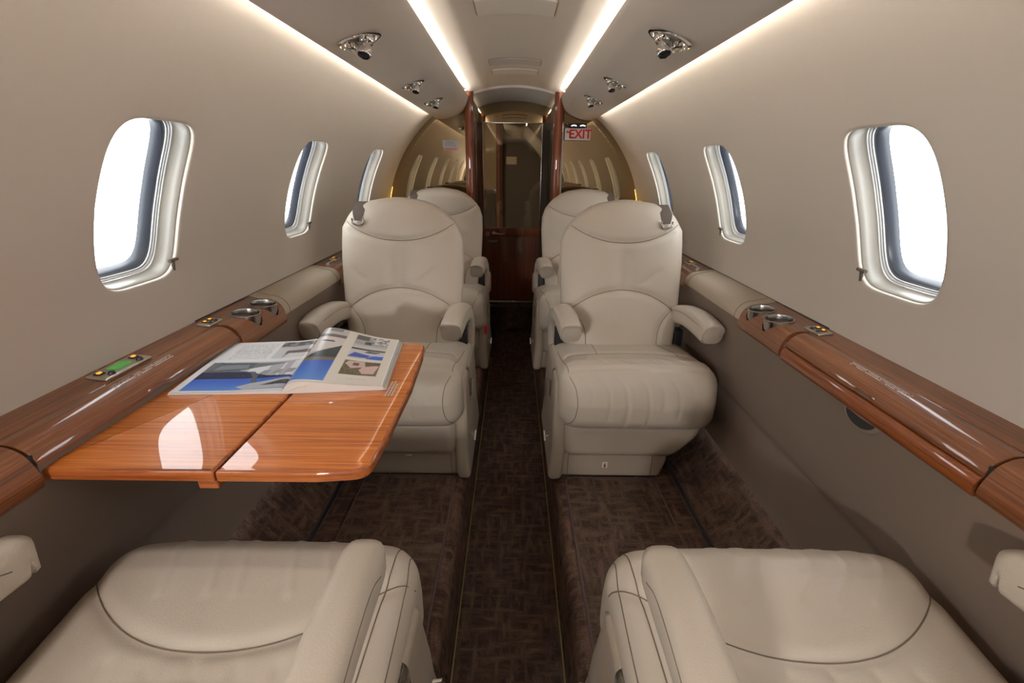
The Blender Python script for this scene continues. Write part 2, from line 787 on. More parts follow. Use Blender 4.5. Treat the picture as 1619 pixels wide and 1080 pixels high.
# floor: dropped aisle with raised sides, outer strip slopes up to the wall
FLP = [(0, 0.0), (.150, 0.0), (.158, .004), (.160, .012), (.163, .18), (.168, .212), (.180, .229), (.198, .233), (.212, .229), (.24, .229), (.60, .229), (.615, .229), (.635, .236), (.70, .31), (.775, .42)]
V = []
F = []
full = [(-x, z) for x, z in reversed(FLP)] + FLP[1:]
V, F = extrude_y(full, YR, 3.66, 60, closed=False)
floor = struct(mk('floor', V, F, None))
floor.data.materials.append(M['carpet'])
floor.data.materials.append(M['carpet_aisle'])
floor.data.set_sharp_from_angle(angle=math.radians(50))
for p in floor.data.polygons:
    if abs(p.center.x) < .161:
        p.material_index = 1

# ceiling
def arc_pts(half, dz=0., n=24):
    a0 = math.acos(half / RC)
    return [(RC * math.cos(math.pi - a0 - (math.pi - 2 * a0) * i / n), ZC + RC * math.sin(math.pi - a0 - (math.pi - 2 * a0) * i / n) + dz) for i in range(n + 1)]


cp = arc_pts(.271)
cp = [(-.286, cp[0][1] + .006)] + cp + [(.286, cp[-1][1] + .006)]
V, F = extrude_y(cp, YR, YB, 30, closed=False)
struct(mk('ceiling', V, F, 'ceiling'))
# vestibule ceiling, a shallow step lower, with a pale edge bead
cp2 = arc_pts(.27, -.010)
V, F = extrude_y(cp2, YB, 3.66, 6, closed=False)
V2, F2 = extrude_y([(x, z - .003) for x, z in cp2] + [(x, z + .018) for x, z in reversed(cp2)], YB - .004, YB + .004, 1)
g = G()
g.add(V, F)
struct(g.mk('ceiling_front', 'overhead'))
g = G()
g.add(V2, F2)
struct(g.mk('trim_1', 'trim_bead'))

# cove backs (close the shell behind the light coves)
for i, side in enumerate((-1, 1)):
    pts = [(.275, 1.738), (.31, 1.752), (.36, 1.745), (.44, 1.70), (.50, 1.64), (.512, 1.600)]
    V, F = extrude_y([(side * x, z) for x, z in pts], YR, YB, 1, closed=False)
    struct(mk('trim_%d' % (2 + i), V, F, 'overhead'))

# ------------------------------------------------------------------ overhead service panels, coves
PSU = [(.279, 1.708), (.281, 1.690), (.290, 1.664), (.305, 1.640), (.330, 1.620), (.365, 1.604), (.405, 1.592), (.445, 1.586), (.475, 1.587), (.494, 1.592), (.497, 1.598),
       (.488, 1.604), (.44, 1.602), (.37, 1.622), (.335, 1.650), (.312, 1.688), (.2865, 1.690), (.2835, 1.706)]
LB = {-1: 'left', 1: 'right'}
psu_bvh = {}
for side in (-1, 1):
    pr = [(side * x, z) for x, z in smooth_line(PSU[:11], 44)] + [(side * x, z) for x, z in PSU[11:]]
    V, F = extrude_y(pr, YR, YB, 1)
    o = mk('overhead_panel', V, F, 'overhead', None, True, 45)
    tag(o, 'long taupe curved overhead panel along the %s side, carrying the chrome reading lights' % LB[side], 'overhead panel', 'overhead service panels')
    me = o.data
    psu_bvh[side] = BVHTree.FromPolygons([v.co[:] for v in me.vertices], [p.vertices[:] for p in me.polygons])
    for nm, (lx, lz), lab in (('inner', (.297, 1.6985), 'ceiling'), ('outer', (.484, 1.612), 'wall')):
        g = G()
        g.box((side * lx, (YR + YB) / 2 - .06, lz), (.006, YB - YR - .20, .006), .002)
        o = g.mk('cove_light', 'led' if nm == 'inner' else 'led_outer')
        tag(o, 'slim white cove light strip glowing along the %s edge of the %s overhead panel' % ('ceiling' if nm == 'inner' else 'window wall', LB[side]), 'light strip')
    g = G()
    g.box((side * .288, (YB + 3.65) / 2, 1.690), (.006, 3.65 - YB - .04, .006), .002)
    o = g.mk('cove_light', 'led_front')
    tag(o, 'short warm cove light strip above the vestibule on the %s side' % LB[side], 'light strip')


def eyeball(side, y, x, lab, scale=1.0, double=True):
    hit = psu_bvh[side].ray_cast(Vector((side * x, y, 1.0)), Vector((0, 0, 1)))
    n = hit[1]
    if n.z > 0:
        n = -n
    r = empty('reading_light', hit[0], 0, lab, 'reading light', 'chrome reading lights and air nozzles on the overhead panels')
    Q = n.to_track_quat('Z', 'Y').to_matrix().to_4x4() @ Matrix.Scale(scale, 4)
    # recessed oval bezel
    prof = [(.036, -.002), (.037, .0015), (.033, .0035), (.029, .003), (.026, -.001), (.0255, -.006), (.0, -.007)]
    V, F = lathe(prof, 32)
    g = G()
    g.add([Vector((v[0] * 1.02, v[1] * 1.22, v[2])) for v in V], F, Q)
    g.mk('bezel', 'chrome', r)
    def aim(dx, d):
        p = hit_off = Vector((-side * dx * scale, 0, -.001)) + n * 0.0
        q = Vector(d).normalized().to_track_quat('Z', 'Y').to_matrix().to_4x4()
        return Matrix.Translation(p + Vector((0, 0, dx * scale * -.30 * (-1 if dx < 0 else -1)))) @ q @ Matrix.Scale(scale, 4)
    R1 = aim(.014, (-side * -.10, -.42, -1))
    g = G()
    g.lathe([(0, -.006), (.015, -.004), (.0165, .002), (.014, .008), (.0105, .011), (.0105, .018), (.0135, .020), (.0145, .033), (.0135, .0345), (.0120, .034), (.0110, .026), (0, .025)], 28, R1)
    g.mk('nozzle', 'chrome', r)
    g = G()
    g.lathe([(0, .0265), (.0108, .0268), (.0112, .029)], 20, R1)
    g.mk('lens', 'black', r)
    if double:
        R2 = aim(-.018, (side * .1, -.15, -1))
        g = G()
        g.lathe([(0, -.004), (.016, -.002), (.0185, .003), (.016, .010), (.010, .014), (.0045, .0135), (0, .011)], 24, R2)
        g.mk('air_nozzle', 'chrome', r)
        g = G()
        for k in range(6):
            a = k * math.pi / 3
            g.tube([(.013 * math.cos(a), .013 * math.sin(a), .0085), (.009 * math.cos(a), .009 * math.sin(a), .013)], .0015, 6, True, R2)
        g.mk('grip_ring', 'nickel', r)
    return r


eyeball(-1, 1.28, .385, 'large chrome reading light nearest the camera on the left overhead panel', 1.25)
eyeball(1, 1.255, .372, 'large chrome reading light nearest the camera on the right overhead panel', 1.25)
eyeball(-1, 1.895, .383, 'middle chrome reading light on the left overhead panel', 1.0)
eyeball(1, 1.85, .365, 'middle chrome reading light on the right overhead panel', 1.0)
eyeball(-1, 2.345, .383, 'small chrome reading light on the left overhead panel nearest the divider', 1.05)
eyeball(1, 2.295, .362, 'small chrome reading light on the right overhead panel nearest the divider', 1.05)


def ceil_z(x):
    return ZC + math.sqrt(RC * RC - x * x)


for y0, y1, hw, raised, lab in ((1.555, 1.70, .122, .0035, 'large pale rectangular ceiling panel nearest the camera'),
                        (2.33, 2.45, .118, .0012, 'thin outlined rectangular ceiling hatch, second from the camera'),
                        (2.545, 2.67, .115, .0035, 'small pale rectangular ceiling panel nearest the divider')):
    r = empty('ceiling_panel', (0, (y0 + y1) / 2, ceil_z(0)), 0, lab, 'ceiling panel', 'rectangular panels in the middle of the ceiling')
    V, F = rbox((0, 0, 0), (2 * hw, y1 - y0, .008), .0035, (30, 4, 1), 3)
    # rounded corners in plan
    V = [(x, y, ceil_z(x) - ceil_z(0) + z * .8 - raised) for x, y, z in V]
    mk('cover', V, F, 'grille' if raised > .002 else 'overhead', r, True, 40)
    # dark outline groove ring
    ring = []
    rc = .014
    for cx, cy, a0 in ((hw - rc, (y1 - y0) / 2 - rc, 0), (-hw + rc, (y1 - y0) / 2 - rc, 90), (-hw + rc, -(y1 - y0) / 2 + rc, 180), (hw - rc, -(y1 - y0) / 2 + rc, 270)):
        for k in range(5):
            a = math.radians(a0 + 90 * k / 4)
            ring.append((cx + (rc + .003) * math.cos(a), cy + (rc + .003) * math.sin(a)))
    pts = []
    for i in range(len(ring)):
        a, b = ring[i], ring[(i + 1) % len(ring)]
        m = 12 if abs(a[0] - b[0]) > .05 else 1
        for k in range(m):
            pts.append((a[0] + (b[0] - a[0]) * k / m, a[1] + (b[1] - a[1]) * k / m))
    pts = [(x, y, ceil_z(x) - ceil_z(0) - .0012) for x, y in pts + pts[:1]]
    g = G()
    g.tube(pts, .0017, 6, False)
    g.mk('edge_trim', 'tan_pad', r)

# ------------------------------------------------------------------ ledges
# profile pieces (x,z) for the right side
def led_profile(kind):
    if kind == 'board':      # flat strip beside the wall
        return [(.836, .926), (.826, .925), (.800, .921), (.779, .9185), (.7765, .9165), (.7765, .90), (.836, .90)]
    if kind == 'lid':
        return smooth_line([(.7755, .9165), (.765, .9185), (.750, .918), (.736, .912), (.7245, .902), (.7175, .889), (.7165, .882)], 24) + [(.724, .880), (.7755, .890)]
    if kind == 'front':
        return smooth_line([(.7235, .8795), (.7155, .876), (.7105, .864), (.7115, .851), (.716, .843)], 16) + [(.735, .845), (.735, .879)]
    if kind == 'full':
        return [(.836, .926), (.826, .925), (.800, .921), (.779, .9195)] + smooth_line([(.765, .9185), (.750, .918), (.736, .912), (.7245, .902), (.7165, .885), (.7115, .868), (.7115, .855), (.716, .846)], 28) + [(.74, .85), (.836, .88)]
    if kind == 'pad':
        return [(.836, .927), (.820, .927), (.790, .924), (.770, .921)] + smooth_line([(.752, .919), (.736, .913), (.723, .902), (.7155, .887), (.7145, .872), (.718, .868)], 24) + [(.74, .87), (.836, .88)]


def ledge_z(x):
    pr = led_profile('full')
    xs = [p[0] for p in pr]
    for a, b in zip(pr[:-1], pr[1:]):
        if min(a[0], b[0]) <= x <= max(a[0], b[0]) and abs(a[0] - b[0]) > 1e-6 and b[0] < a[0]:
            return a[1] + (b[1] - a[1]) * (x - a[0]) / (b[0] - a[0])
    return .92


def ink_lines(g, x0, y0, dirx, diry, length, rows, pitch, side, seed, h=.0016):
    """rows of tiny dashes lying on the ledge; runs along Y"""
    rnd = random.Random(seed)
    for r in range(rows):
        t = 0
        while t < length:
            l = rnd.uniform(.0015, .006)
            if rnd.random() > .15:
                x = x0 + r * pitch
                z = ledge_z(x) + .0006
                z2 = ledge_z(x + h) + .0006
                y = y0 + t
                n = len(g.V)
                g.V += [Vector((side * x, y, z)), Vector((side * (x + h), y, z2)), Vector((side * (x + h), y + l, z2)), Vector((side * x, y + l, z))]
                g.F.append((n, n + 1, n + 2, n + 3))
            t += l + .0012


def control_plate(side, yc, xc, ly, lx, parent, kind):
    z = ledge_z(xc) + .002
    tilt = math.atan((ledge_z(xc + .01) - ledge_z(xc - .01)) / .02)
    Mx = Matrix.Translation((side * xc, yc, z)) @ Matrix.Rotation(-tilt * side, 4, 'Y')
    g = G()
    V, F = rbox((0, 0, 0), (lx, ly, .007), .003, 3, 3)
    g.add(V, F, Mx)
    pl = g.mk('control_panel', 'nickel', parent)
    zt = .0045
    if kind == 'big':
        for s in (-1, 1):
            g = G()
            g.box((.006 * side, s * ly * .36, zt), (.013, .014, .002), 0, Mx)
            g.mk('switch_bezel', 'black', pl)
            g = G()
            g.box((.006 * side, s * ly * .36, zt + .0015), (.006, .008, .002), 0, Mx)
            g.mk('indicator', 'amber', pl)
            g = G()
            g.lathe([(0, .006), (.005, .0055), (.006, .003), (.0065, 0)], 16, Mx @ Matrix.Translation((-.012 * side, s * ly * .30, .003)))
            g.mk('knob', 'black', pl)
        g = G()
        g.box((.001 * side, 0, zt), (.021, .038, .002), 0, Mx)
        g.mk('screen', 'lcd', pl)
    else:
        for s in (-1, 1):
            g = G()
            g.box((.006 * side, s * ly * .17, zt), (.011, .010, .002), 0, Mx)
            g.mk('switch_bezel', 'black', pl)
            g = G()
            g.box((.006 * side, s * ly * .17, zt + .0015), (.006, .006, .002), 0, Mx)
            g.mk('indicator', 'amber', pl)
            g = G()
            g.lathe([(0, .004), (.0038, .0035), (.0045, .001), (.0048, 0)], 14, Mx @ Matrix.Translation((-.009 * side, s * ly * .19, .003)))
            g.mk('knob', 'black', pl)
    return pl


def cup_holder(side, x, y, parent):
    zt = .9195
    CM = Matrix.Translation((side * x, y, zt)) @ Matrix.Rotation(math.radians(-6 * side), 4, 'Y')
    g = G()
    g.lathe([(.0325, -.075), (.0332, -.02), (.0338, -.001), (.0348, .0018), (.0365, .0022), (.0384, .0008), (.0385, -.004), (.0380, -.020), (.0376, -.050), (.0370, -.078)], 48, CM)
    g.lathe([(0, -.074), (.0326, -.074)], 48, CM)
    c = g.mk('cup_holder', 'steel', parent)
    return c


def mir(pr, side):
    return [(side * x, z) for x, z in pr]


tables = {}
for side in (-1, 1):
    led = empty('side_ledge', (side * .77, .8, .90), 0, 'glossy brown wood side ledge below the %s windows, %s' % (LB[side], 'open table at its edge' if side < 0 else 'no table open'), 'side ledge', 'side ledges under the windows')
    off = Vector((-side * .77, -.8, -.90))

    def part(name, V, F, mat, sharp=30, par=led):
        o = mk(name, V, F, mat, None, True, sharp)
        o.data.transform(Matrix.Translation(off) if par is led else Matrix.Identity(4))
        o.parent = par
        return o
    # middle section: flat board, lid
    V, F = extrude_y(mir(led_profile('board'), side), .5495, 1.09, 1)
    part('top_board', V, F, 'wood_ledge')
    V, F = extrude_y(mir(led_profile('lid'), side), .551, 1.075, 40)
    # finger notch in the lid lip
    V = [(x, y, z + .007 * math.exp(-((y - .80) / .022) ** 4) if z < .8905 else z) for x, y, z in V]
    part('table_lid', V, F, 'wood_ledge')
    # dark slot
    V, F = extrude_y(mir([(.74, .889), (.77, .889), (.77, .83), (.74, .83)], side), .553, 1.072, 1)
    part('table_slot', V, F, 'dark_gap')
    if side > 0:
        V, F = extrude_y(mir(led_profile('front'), side), .552, 1.078, 1)
        part('stowed_table_edge', V, F, 'wood_front')
    # aft boards, split by a curved joint
    V, F = extrude_y(mir(led_profile('full'), side), .02, .546, 1)
    part('aft_board', V, F, 'wood_ledge')
    V, F = extrude_y(mir([(.72, .90), (.83, .90), (.83, .86), (.72, .86)], side), .546, .552, 1)
    part('joint_strip', V, F, 'dark_gap')
    # cup holder section
    V, F = extrude_y(mir(led_profile('full'), side), 1.0905, 1.322, 1, skew1=.02)
    cupb = mk('cup_board', V, F, 'wood_ledge', None, True, 30)
    cutters = []
    cy = (1.187, 1.281)
    for y in cy:
        V, F = lathe([(0, -.08), (.0378, -.08), (.0378, .03), (0, .03)], 48)
        cutters.append(mk('cut', [(a + side * .754, b + y, c + .9235) for a, b, c in V], F, None, None, False))
    boolean_cut(cupb, cutters)
    cupb.data.transform(Matrix.Translation(off))
    cupb.parent = led
    for y in cy:
        c = cup_holder(side, .754, y, None)
        c.data.transform(Matrix.Translation(off))
        c.parent = led
    # padded insert
    V, F = extrude_y(mir(led_profile('pad'), side), 1.323, 1.80, 1, skew0=.02, skew1=.0)
    part('padded_insert', V, F, 'tan_pad')
    for yy in (1.355, 1.76):
        g = G()
        pts = [(side * x, yy + .02 * ((x - .715) / .11), z + .0004) for x, z in led_profile('pad')[1:-2]]
        g.tube(pts, .0009, 6)
        part('seam', g.V, g.F, 'seam')
    V, F = extrude_y(mir(led_profile('full'), side), 1.801, 3.02, 1)
    part('forward_board', V, F, 'wood_ledge')
    # rear continuation of the ledge behind the camera
    V, F = extrude_y(mir(led_profile('pad'), side), -.48, .018, 1)
    part('padded_insert', V, F, 'tan_pad')
    V, F = extrude_y(mir(led_profile('full'), side), -2.28, -.482, 1)
    part('rear_board', V, F, 'wood_ledge')
    # dark reveal line between ledge and wall
    g = G()
    g.tube([(side * .8295, 1.09, .9272), (side * .8295, 3.02, .9272)], .0014, 6)
    part('edge_gap', g.V, g.F, 'dark_gap')
    # controls
    led.location = (side * .77, .8, .90)

    def ctl(yc, xc, ly, lx, kind):
        p = control_plate(side, yc, xc, ly, lx, None, kind)
        p.data.transform(Matrix.Translation(off))
        for ch in p.children:
            ch.data.transform(Matrix.Translation(off))
        p.parent = led
    if side < 0:
        ctl(.815, .7975, .115, .042, 'big')
        ctl(1.083 + .012, .795, .058, .036, 'small')
        ctl(1.965, .795, .050, .032, 'small')
    else:
        ctl(1.083, .797, .062, .038, 'small')
        ctl(1.965, .790, .052, .032, 'small')
    g = G()
    if side < 0:
        ink_lines(g, .744, .735, 0, 0, .155, 3, .0042, side, 3)
    else:
        ink_lines(g, .744, .735, 0, 0, .155, 3, .0042, side, 5)
    part('lid_placard', g.V, g.F, 'pale_ink')
    # chrome seat-belt jack near the forward plate
    g = G()
    y0 = 1.87
    zz = ledge_z(.785)
    g.tube([(side * .785, y0 + .06, zz + .004), (side * .783, y0, zz + .006), (side * .780, y0 - .02, zz + .006)], .003, 8)
    g.lathe([(.008, 0), (.008, .004), (.005, .006), (0, .006)], 16, Matrix.Translation((side * .780, y0 - .025, zz)))
    part('headset_jack', g.V, g.F, 'chrome')

# oval pull recess in the right lower wall below the stowed table
g = G()
V, F = lathe([(.036, -.004), (.040, .0), (.044, .003), (.049, .0025), (.053, .0)], 36)
g.add([Vector((v[0] * .62, v[1], v[2])) for v in V], F, Matrix.Translation((.727, .80, .840)) @ Matrix.Rotation(math.radians(-83), 4, 'Y'))
o = g.mk('recess_rim', 'lower', lower[1])
g = G()
V, F = lathe([(0, .0), (.042, .001)], 36)
g.add([Vector((v[0] * .62, v[1], v[2])) for v in V], F, Matrix.Translation((.727, .80, .840)) @ Matrix.Rotation(math.radians(-83), 4, 'Y'))
g.mk('recess', 'dark_gap', lower[1])  # flat dark disc painted for the shade inside the oval

# ------------------------------------------------------------------ seats


def displace(V, plane, lines, depth, sigma, direction, cond):
    """push vertices along direction where close to polylines in the given plane"""
    A = np.array(V, float)
    P = A[:, plane]
    D = np.full(len(A), 1e9)
    for ln in lines:
        L = np.array(ln, float)
        for a, b in zip(L[:-1], L[1:]):
            ab = b - a
            t = np.clip(((P - a) @ ab) / (ab @ ab + 1e-12), 0, 1)
            d = np.linalg.norm(P - (a + t[:, None] * ab), axis=1)
            D = np.minimum(D, d)
    wgt = np.exp(-(D / sigma) ** 2) * depth
    mask = cond(A)
    A[mask] += np.outer(wgt[mask], np.array(direction, float))
    return [tuple(v) for v in A]


def bvh_of(V, F):
    return BVHTree.FromPolygons([tuple(v) for v in V], [tuple(f) for f in F])


def seam_on(bv, ln, mode, r=.0011, lift=.0002, n=50):
    """project a 2D line on a surface; mode 'front': (x,z) cast +Y; 'top': (x,y) cast -Z; 'side': (y,z) cast along X with sign"""
    pts = []
    for a, b in smooth_line(ln, n):
        if mode == 'front':
            h = bv.ray_cast(Vector((a, -1, b)), Vector((0, 1, 0)))
        elif mode == 'top':
            h = bv.ray_cast(Vector((a, b, 2)), Vector((0, 0, -1)))
        else:
            s = mode
            h = bv.ray_cast(Vector((s * 1.0, a, b)), Vector((-s, 0, 0)))
        if h[0] is not None:
            pts.append(h[0] + h[1] * lift)
    if len(pts) < 3:
        return [], []
    return tube(pts, r, 6)


BACK_HW = [(.58, .20), (.63, .218), (.70, .229), (.78, .237), (.88, .243), (.96, .246), (1.03, .244), (1.08, .234), (1.107, .217), (1.14, .188), (1.165, .152), (1.182, .108), (1.190, .062), (1.195, .02)]


def interp(tab, x):
    if x <= tab[0][0]:
        return tab[0][1]
    for (a, fa), (b, fb) in zip(tab[:-1], tab[1:]):
        if x <= b:
            return fa + (fb - fa) * (x - a) / (b - a)
    return tab[-1][1]


def back_mesh():
    zt = 1.195
    nx = 64
    zs = list(np.linspace(.585, 1.05, 70)) + list(np.linspace(1.057, 1.19, 34)) + [1.1935, 1.195]
    V = []
    F = []
    m = 2 * nx + 20
    # ring cross-section: superellipse
    NR = 120
    for z in zs:
        hw = interp(BACK_HW, z)
        hw = hw if z < 1.06 else hw
        top = max(0, (z - 1.10) / .095)
        th = .060 * math.sqrt(max(.02, 1 - top ** 2.6 * .97))
        bt = max(0, (.63 - z) / .045)
        th *= math.sqrt(max(.05, 1 - .75 * bt ** 2))
        yc = .385 + (z - .60) * .275 + .012 * math.sin((z - .6) / .6 * math.pi)
        for k in range(NR):
            t = 2 * math.pi * k / NR
            c, s = math.cos(t), math.sin(t)
            n = 3.0
            rr = (abs(c) ** n + abs(s) ** n) ** (-1 / n)
            x = hw * c * rr
            y = yc + th * s * rr
            if s < 0:  # front face: soft crown
                y -= .012 * (1 - (x / hw) ** 2) * (1 - .8 * top)
            V.append((x, y, z))
    nz = len(zs)
    for i in range(nz - 1):
        for k in range(NR):
            k2 = (k + 1) % NR
            F.append((i * NR + k, i * NR + k2, (i + 1) * NR + k2, (i + 1) * NR + k))
    F.append(tuple(reversed(range(NR))))
    F.append(tuple(range((nz - 1) * NR, nz * NR)))
    return V, F


def arc_line(x0, z0, xm, zm, x1, z1, n=14):
    out = []
    for i in range(n + 1):
        t = i / n
        b = 1 - abs(2 * t - 1) ** 2.2
        x = x0 + (x1 - x0) * t
        zl = z0 + (z1 - z0) * t
        out.append((x, zl + (zm - (z0 + z1) / 2) * b))
    return out


def arm_mesh(x_front, x_rear, near=False):
    """arched padded armrest in the YZ plane"""
    path = [(.105, .797), (.109, .798), (.120, .800), (.19, .806), (.26, .806), (.33, .798), (.39, .780), (.435, .750), (.462, .708), (.470, .66), (.470, .61), (.470, .59)]
    hh = [.029, .036, .0405, .042, .040, .038, .036, .035, .034, .033, .032, .024]
    ww = [.027, .033, .0365, .038, .038, .037, .036, .035, .033, .031, .030, .024]
    if near:
        path = [(a + .105 * (1 - i / 11), b + .005) for i, (a, b) in enumerate(path)]
        ww = [a * .80 for a in ww]
        hh = [a * .80 for a in hh]
    else:
        path = [(a + .02, b - .018) for a, b in path]
    P = smooth_line([(a, b) for a, b in path], 66)
    Hs = smooth_line([(a, 0) for a in hh], 66)
    Ws = smooth_line([(a, 0) for a in ww], 66)
    NR = 28
    V = []
    F = []
    n = len(P)
    for i in range(n):
        a = P[max(i - 1, 0)]
        b = P[min(i + 1, n - 1)]
        t = Vector((b[0] - a[0], b[1] - a[1]))
        t.normalize()
        nv = Vector((-t[1], t[0]))
        f = i / (n - 1)
        xc = x_front + (x_rear - x_front) * min(1, f * 1.3)
        for k in range(NR):
            th = 2 * math.pi * k / NR
            c, s = math.cos(th), math.sin(th)
            e = 3.4
            rr = (abs(c) ** e + abs(s) ** e) ** (-1 / e)
            wx = Ws[i][0] * c * rr
            hz = Hs[i][0] * s * rr
            V.append((xc + wx, P[i][0] + nv[0] * hz, P[i][1] + nv[1] * hz))
    for i in range(n - 1):
        for k in range(NR):
            k2 = (k + 1) % NR
            F.append((i * NR + k, i * NR + k2, (i + 1) * NR + k2, (i + 1) * NR + k))
    F.append(tuple(reversed(range(NR))))
    F.append(tuple(range((n - 1) * NR, n * NR)))
    return V, F


def cushion_mesh(kind, S):
    """S=+1: inboard side at -x.  kind 'far' or 'near'"""
    V, F = rbox((0, .235, .566), (.546, .47, .224), .062, (84, 64, 20), 9)
    out = []
    for x, y, z in V:
        u = x / .273
        # rounded plan at the front corners and crown
        if z > .60:
            k = (z - .60) / .078
            z += k * (.012 * (1 - u * u) - .050 * max(0, (y - .10)) / .37)
        fy = max(0, 1 - y / .16)
        y += fy * .018 * abs(u) ** 5
        # waterfall front: belly forward in the middle height
        zz = (z - .566) / .112
        y -= fy * .012 * (1 - zz * zz) + fy * max(0, zz) * -.022
        out.append((x, y, z))
    V = out
    top = lambda A: A[:, 2] > .585
    if kind == 'far':
        arc = [[(-.235 * S, .185), (-.215 * S, .205), (-.10 * S, .215), (.10 * S, .215), (.20 * S, .195), (.25 * S, .165)]]
    else:
        arc = [arc_line(-.272, .095, 0, .232, .272, .095)]
    ln = [smooth_line(arc[0], 30)]
    V = displace(V, [0, 1], ln, .006, .012, (0, 0, -1), top)
    if kind == 'far':
        # fold where the bolster rolls over, and soft creases
        V = displace(V, [0, 1], [[(-.245 * S, .058), (.245 * S, .058)]], .0045, .010, (0, 0, -1), top)
        V = displace(V, [0, 1], [[(-.245 * S, .105), (-.1 * S, .12), (.1 * S, .12), (.245 * S, .10)]], .004, .030, (0, 0, 1), top)
        rnd = random.Random(7)
        folds = []
        for i in range(9):
            x = -.16 + i * .035 + rnd.uniform(-.01, .01)
            folds.append(smooth_line([(x, .16), (x + .02, .125), (x + .055, .085)], 8))
        for q, fo in enumerate(folds):
            V = displace(V, [0, 1], [fo], (.0052, .0018, .0036)[q % 3], .0055, (0, 0, -1), top)
        for x, dp, lo in ((-.165, .0016, .58), (-.105, .0026, .52), (-.045, .0046, .50), (-.022, .0014, .60), (.028, .0036, .49), (.075, .0024, .56), (.128, .0034, .53), (.175, .0014, .60)):
            fo = smooth_line([((x - .045) * S, .672), ((x - .012) * S, .635), (x * S, (lo + .64) / 2), ((x - .004) * S, lo)], 10)
            V = displace(V, [0, 2], [fo], dp, .0062, (0, 1, 0), lambda A: (A[:, 1] < .06))
    else:
        rnd = random.Random(9)
        folds = []
        for i in range(6):
            x = -.17 + i * .065 + rnd.uniform(-.012, .012)
            folds.append(smooth_line([(x, .02), (x - .018, .08), (x - .04 * S, .15)], 8))
        V = displace(V, [0, 1], folds, .0024, .0060, (0, 0, 1), top)
        folds = []
        for i in range(5):
            x = -.12 + i * .06
            folds.append(smooth_line([(x, .25), (x - .012, .29), (x - .03, .34)], 8))
        V = displace(V, [0, 1], folds, .0036, .0090, (0, 0, -1), top)
    return V, F, ln


def stitch(vf, parent):
    if vf[0]:
        return mk('seam', vf[0], vf[1], 'seam', parent)


